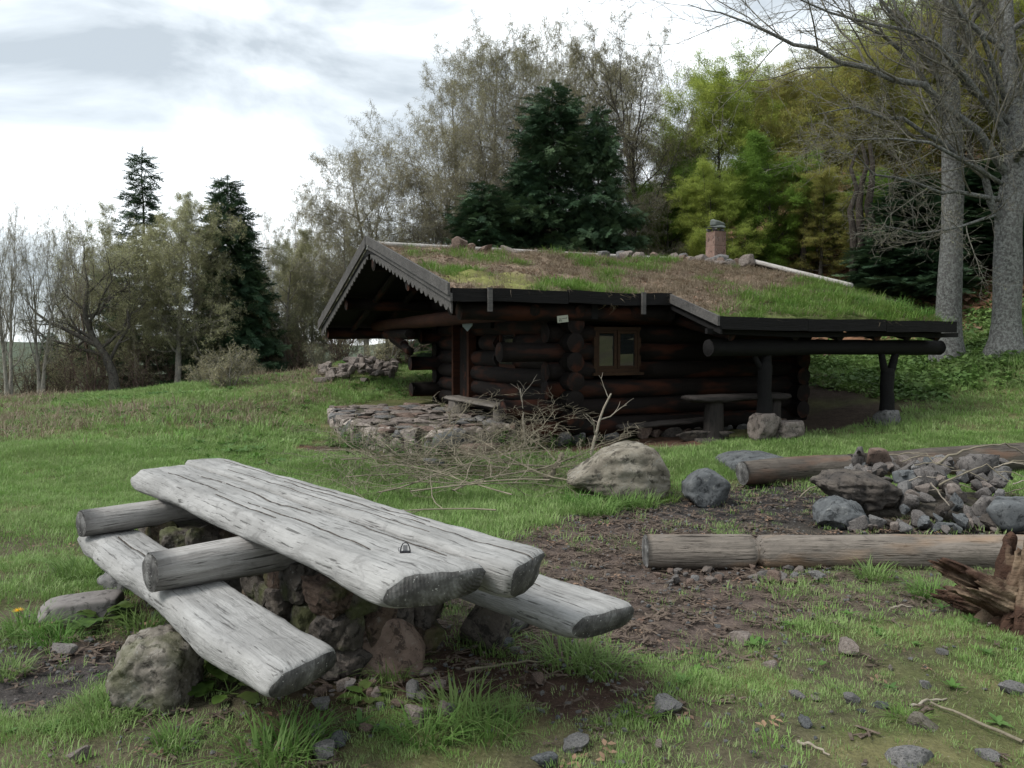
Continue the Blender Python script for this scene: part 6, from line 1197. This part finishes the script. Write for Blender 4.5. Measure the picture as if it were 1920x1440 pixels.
ground_scatter('gravel', 26000, 2.4, 9.5, P_GRAV, .008, .034, lambda x, y, b: np.clip(b * (.5 * kind_w(x, y, ('chip', 'red')) + .9 * kind_w(x, y, ('grav',)) + .3 * kind_w(x, y, ('char', 'brown'))) + .04, 0, 1), 'fine gravel and slate chips on bare soil')
ground_scatter('leaf_litter', 2200, 2.4, 11, P_LIT, .25, .7, lambda x, y, b: .25 + .3 * b, 'scattered dead leaves on the clearing')

# single conspicuous grass tufts
tf = [(505, 1420, 1.0, 'long grass clump at the bottom under the left bench end'), (560, 1395, .8, 'grass clump right of the bottom one by the rubble'), (860, 1345, 1.0, 'large long grass clump in front of the table'), (920, 1370, .8, 'grass clump right of the large one before the table'), (800, 1385, .8, 'grass clump left of the large one before the table'),
      (160, 1075, 1.25, 'tall dark grass clump left of the bench seat'), (60, 1180, .9, 'grass clump with the dandelions'), (110, 1200, .75, 'grass clump before the mauve slab'), (195, 1345, .8, 'grass clump at left foot of the pitted boulder'), (270, 1180, .8, 'low grass under the left bench'), (330, 1390, .6, 'sparse grass right below the pitted boulder'),
      (1070, 1240, 1.0, 'dark grass clump under the right bench end'), (1130, 1255, .8, 'grass clump right of the right bench end'), (925, 1215, .8, 'straggly grass at the stone base corner'), (735, 1262, .7, 'grass at the foot of the upright reddish slab'), (1085, 948, 1.1, 'bright grass clump at left foot of the tan boulder'), (1120, 962, 1.2, 'bright grass clump before the left of the tan boulder'), (1205, 950, 1.1, 'grass clump before the right of the tan boulder'), (1165, 950, 1.2, 'thick grass at the foot of the tan boulder'), (1245, 938, .9, 'grass right of the tan boulder foot'),
      (1640, 1082, .8, 'grass clump in front of the seat log middle'), (1745, 1115, .9, 'grass clump in front of the seat log right'), (1415, 905, .8, 'grass between flat pale slab and dark log'), (1450, 832, .9, 'grass before the left porch post block'), (1400, 835, .8, 'grass left of the porch post block'), (1700, 1345, .5, 'short grass clump in the right lawn'), (1190, 1345, .55, 'wiry grass clump on brown soil'), (1150, 1360, .45, 'small grass clump on brown soil'),
      (630, 1200, .7, 'nettle-grass clump against the table base'), (20, 1260, .6, 'grass clump at left edge')]
for k, (u, v, s_, lb) in enumerate(tf):
    p = pr_(u, v); dk = (tuftL[k % 5] if s_ > .55 and v > 940 else tuftY[k % 4]); obj('grass_clump', dk, None, None, (p.x, p.y, p.z - .02), (0, 0, k * 1.1), (s_ * 1.1, s_ * 1.1, s_ * .8 * (.85 if y < 5 else 1)), label=lb, cat='grass clump')
# dock plants and dandelions, nettles
def dock(label, x, y, n, l, seed, z=None):
    r_ = np.random.RandomState(seed); d = empty('dock_plant', label, 'plant', (x, y, gh(x, y) if z is None else z))
    for k in range(n):
        a = k * 2.4 + r_.uniform(-.3, .3); e_ = r_.uniform(.15, 1.0); ll = l * r_.uniform(.7, 1.15); st = ll * .5; dx, dy, dz = math.cos(a) * math.cos(e_), math.sin(a) * math.cos(e_), math.sin(e_)
        p1 = np.array((dx * st, dy * st, dz * st)); V1, F1_ = tubes([([(0, 0, 0), tuple(p1 * .5), tuple(p1)], [.004, .0035, .003])], 5)
        V, Fq = leafcard(*p1, a, e_ * .45, ll, ll * .34, 8, .18); V[:, 2] += .03 * ll / .15 * fbm(V * 30, 3, seed + k); obj('leaf', mesh('leaf', *join([(V1, F1_), (V, Fq)])), DOCK, d)
def dk(label, u, v, n, l, seed): p = pr_(u, v); dock(label, p.x, p.y, n, l, seed)
dk('broad-leaved dock plant growing before the mauve slab', 190, 1165, 14, .15, 1); dk('dock plant with big rounded leaves between boulder and bench', 375, 1275, 12, .17, 2); dk('dock leaves under the left bench end', 430, 1300, 7, .13, 3); dk('dock leaves beside the short dark log', 1412, 905, 7, .15, 4); dk('leafy sprig behind the left bench end', 690, 1310, 9, .09, 5)
for k, (u, v) in enumerate([(34, 1145), (95, 1140), (38, 1165)]):
    y = 4.35 + .15 * k; p = Py(u, v, y); D = empty('dandelion', ['left rear yellow dandelion flower', 'right yellow dandelion flower nearest the mauve slab', 'lowest yellow dandelion flower of the three'][k], 'flower', (p.x, p.y, gh(p.x, p.y))); h = p.z - D.location.z
    obj('stem', mesh('stem', *tubes([([(0, 0, 0), (.004, 0, h / 2), (0, 0, h)], [.0025] * 3)], 5)), GRASS_L, D)
    ps = [leafcard(0, 0, h, a, .25 + .3 * j, .032 - .006 * j, .006, 1) for j in range(3) for a in np.arange(0, 6.28, .42 + .1 * j)]; obj('petals', mesh('petals', *join(ps)), YELLOW, D)
for k, (u, v) in enumerate([(1826, 822), (1845, 820), (1850, 712), (1795, 702)]):
    p = pr_(u, v + 6); D = empty('dandelion', ['far dandelion in the grass beyond the right log', 'second far dandelion beyond the right log', 'tiny dandelion on the right bank', 'tiny dandelion below the grey trunks'][k], 'flower', (p.x, p.y, p.z)); h = .09
    obj('stem', mesh('stem', *tubes([([(0, 0, 0), (.004, 0, h / 2), (0, 0, h)], [.003] * 3)], 4)), GRASS_L, D); obj('petals', mesh('petals', *join([leafcard(0, 0, h, a, .3, .04, .01, 1) for a in np.arange(0, 6.28, .6)])), YELLOW, D)
def nettle(label, u, v, rx, ry, n, h, seed):
    p = pr_(u, v); r_ = np.random.RandomState(seed); ps, lf = [], []
    for k in range(n):
        x, y = r_.normal() * rx, r_.normal() * ry; hh = h * r_.uniform(.5, 1.1); ln = r_.uniform(-.2, .2, 2) * hh; z0 = gh(p.x + x, p.y + y) - p.z
        ps.append(([(x, y, z0), (x + ln[0] * .5, y + ln[1] * .5, z0 + hh * .5), (x + ln[0], y + ln[1], z0 + hh)], [.004, .003, .002]))
        for q_ in range(8):
            t = (q_ + 1) / 8; a = q_ * 1.57 + k
            lf.append(leafcard(x + ln[0] * t, y + ln[1] * t, z0 + hh * t, a, .1, .07 * (1.2 - t * .6), .02, 2))
    N_ = empty('nettle_patch', label, 'plant', (p.x, p.y, p.z)); obj('stems', mesh('stems', *tubes(ps, 4)), GRASS_L, N_); obj('leaves', mesh('leaves', *join(lf)), BROADL, N_, kind='stuff')
nettle('nettles at the left corner of the terrace wall', 645, 838, .16, .10, 34, .30, 1); nettle('nettles along the middle of the terrace wall', 690, 855, .20, .08, 40, .30, 2); nettle('bright nettles before the blue-grey corner block', 780, 872, .22, .10, 46, .36, 3); nettle('weeds at the terrace corner by the cabin', 985, 842, .28, .12, 46, .30, 4)
nettle('low weeds under the brush pile', 860, 870, .5, .15, 50, .18, 5); nettle('weeds before the cabin corner', 1060, 838, .25, .08, 30, .2, 6); nettle('green weeds growing against the front wall', 1180, 790, .10, .03, 14, .30, 7); nettle('dark nettles against the table base', 640, 1195, .12, .08, 26, .26, 8); nettle('small weeds at foot of the front wall', 1215, 815, .12, .05, 12, .14, 9)
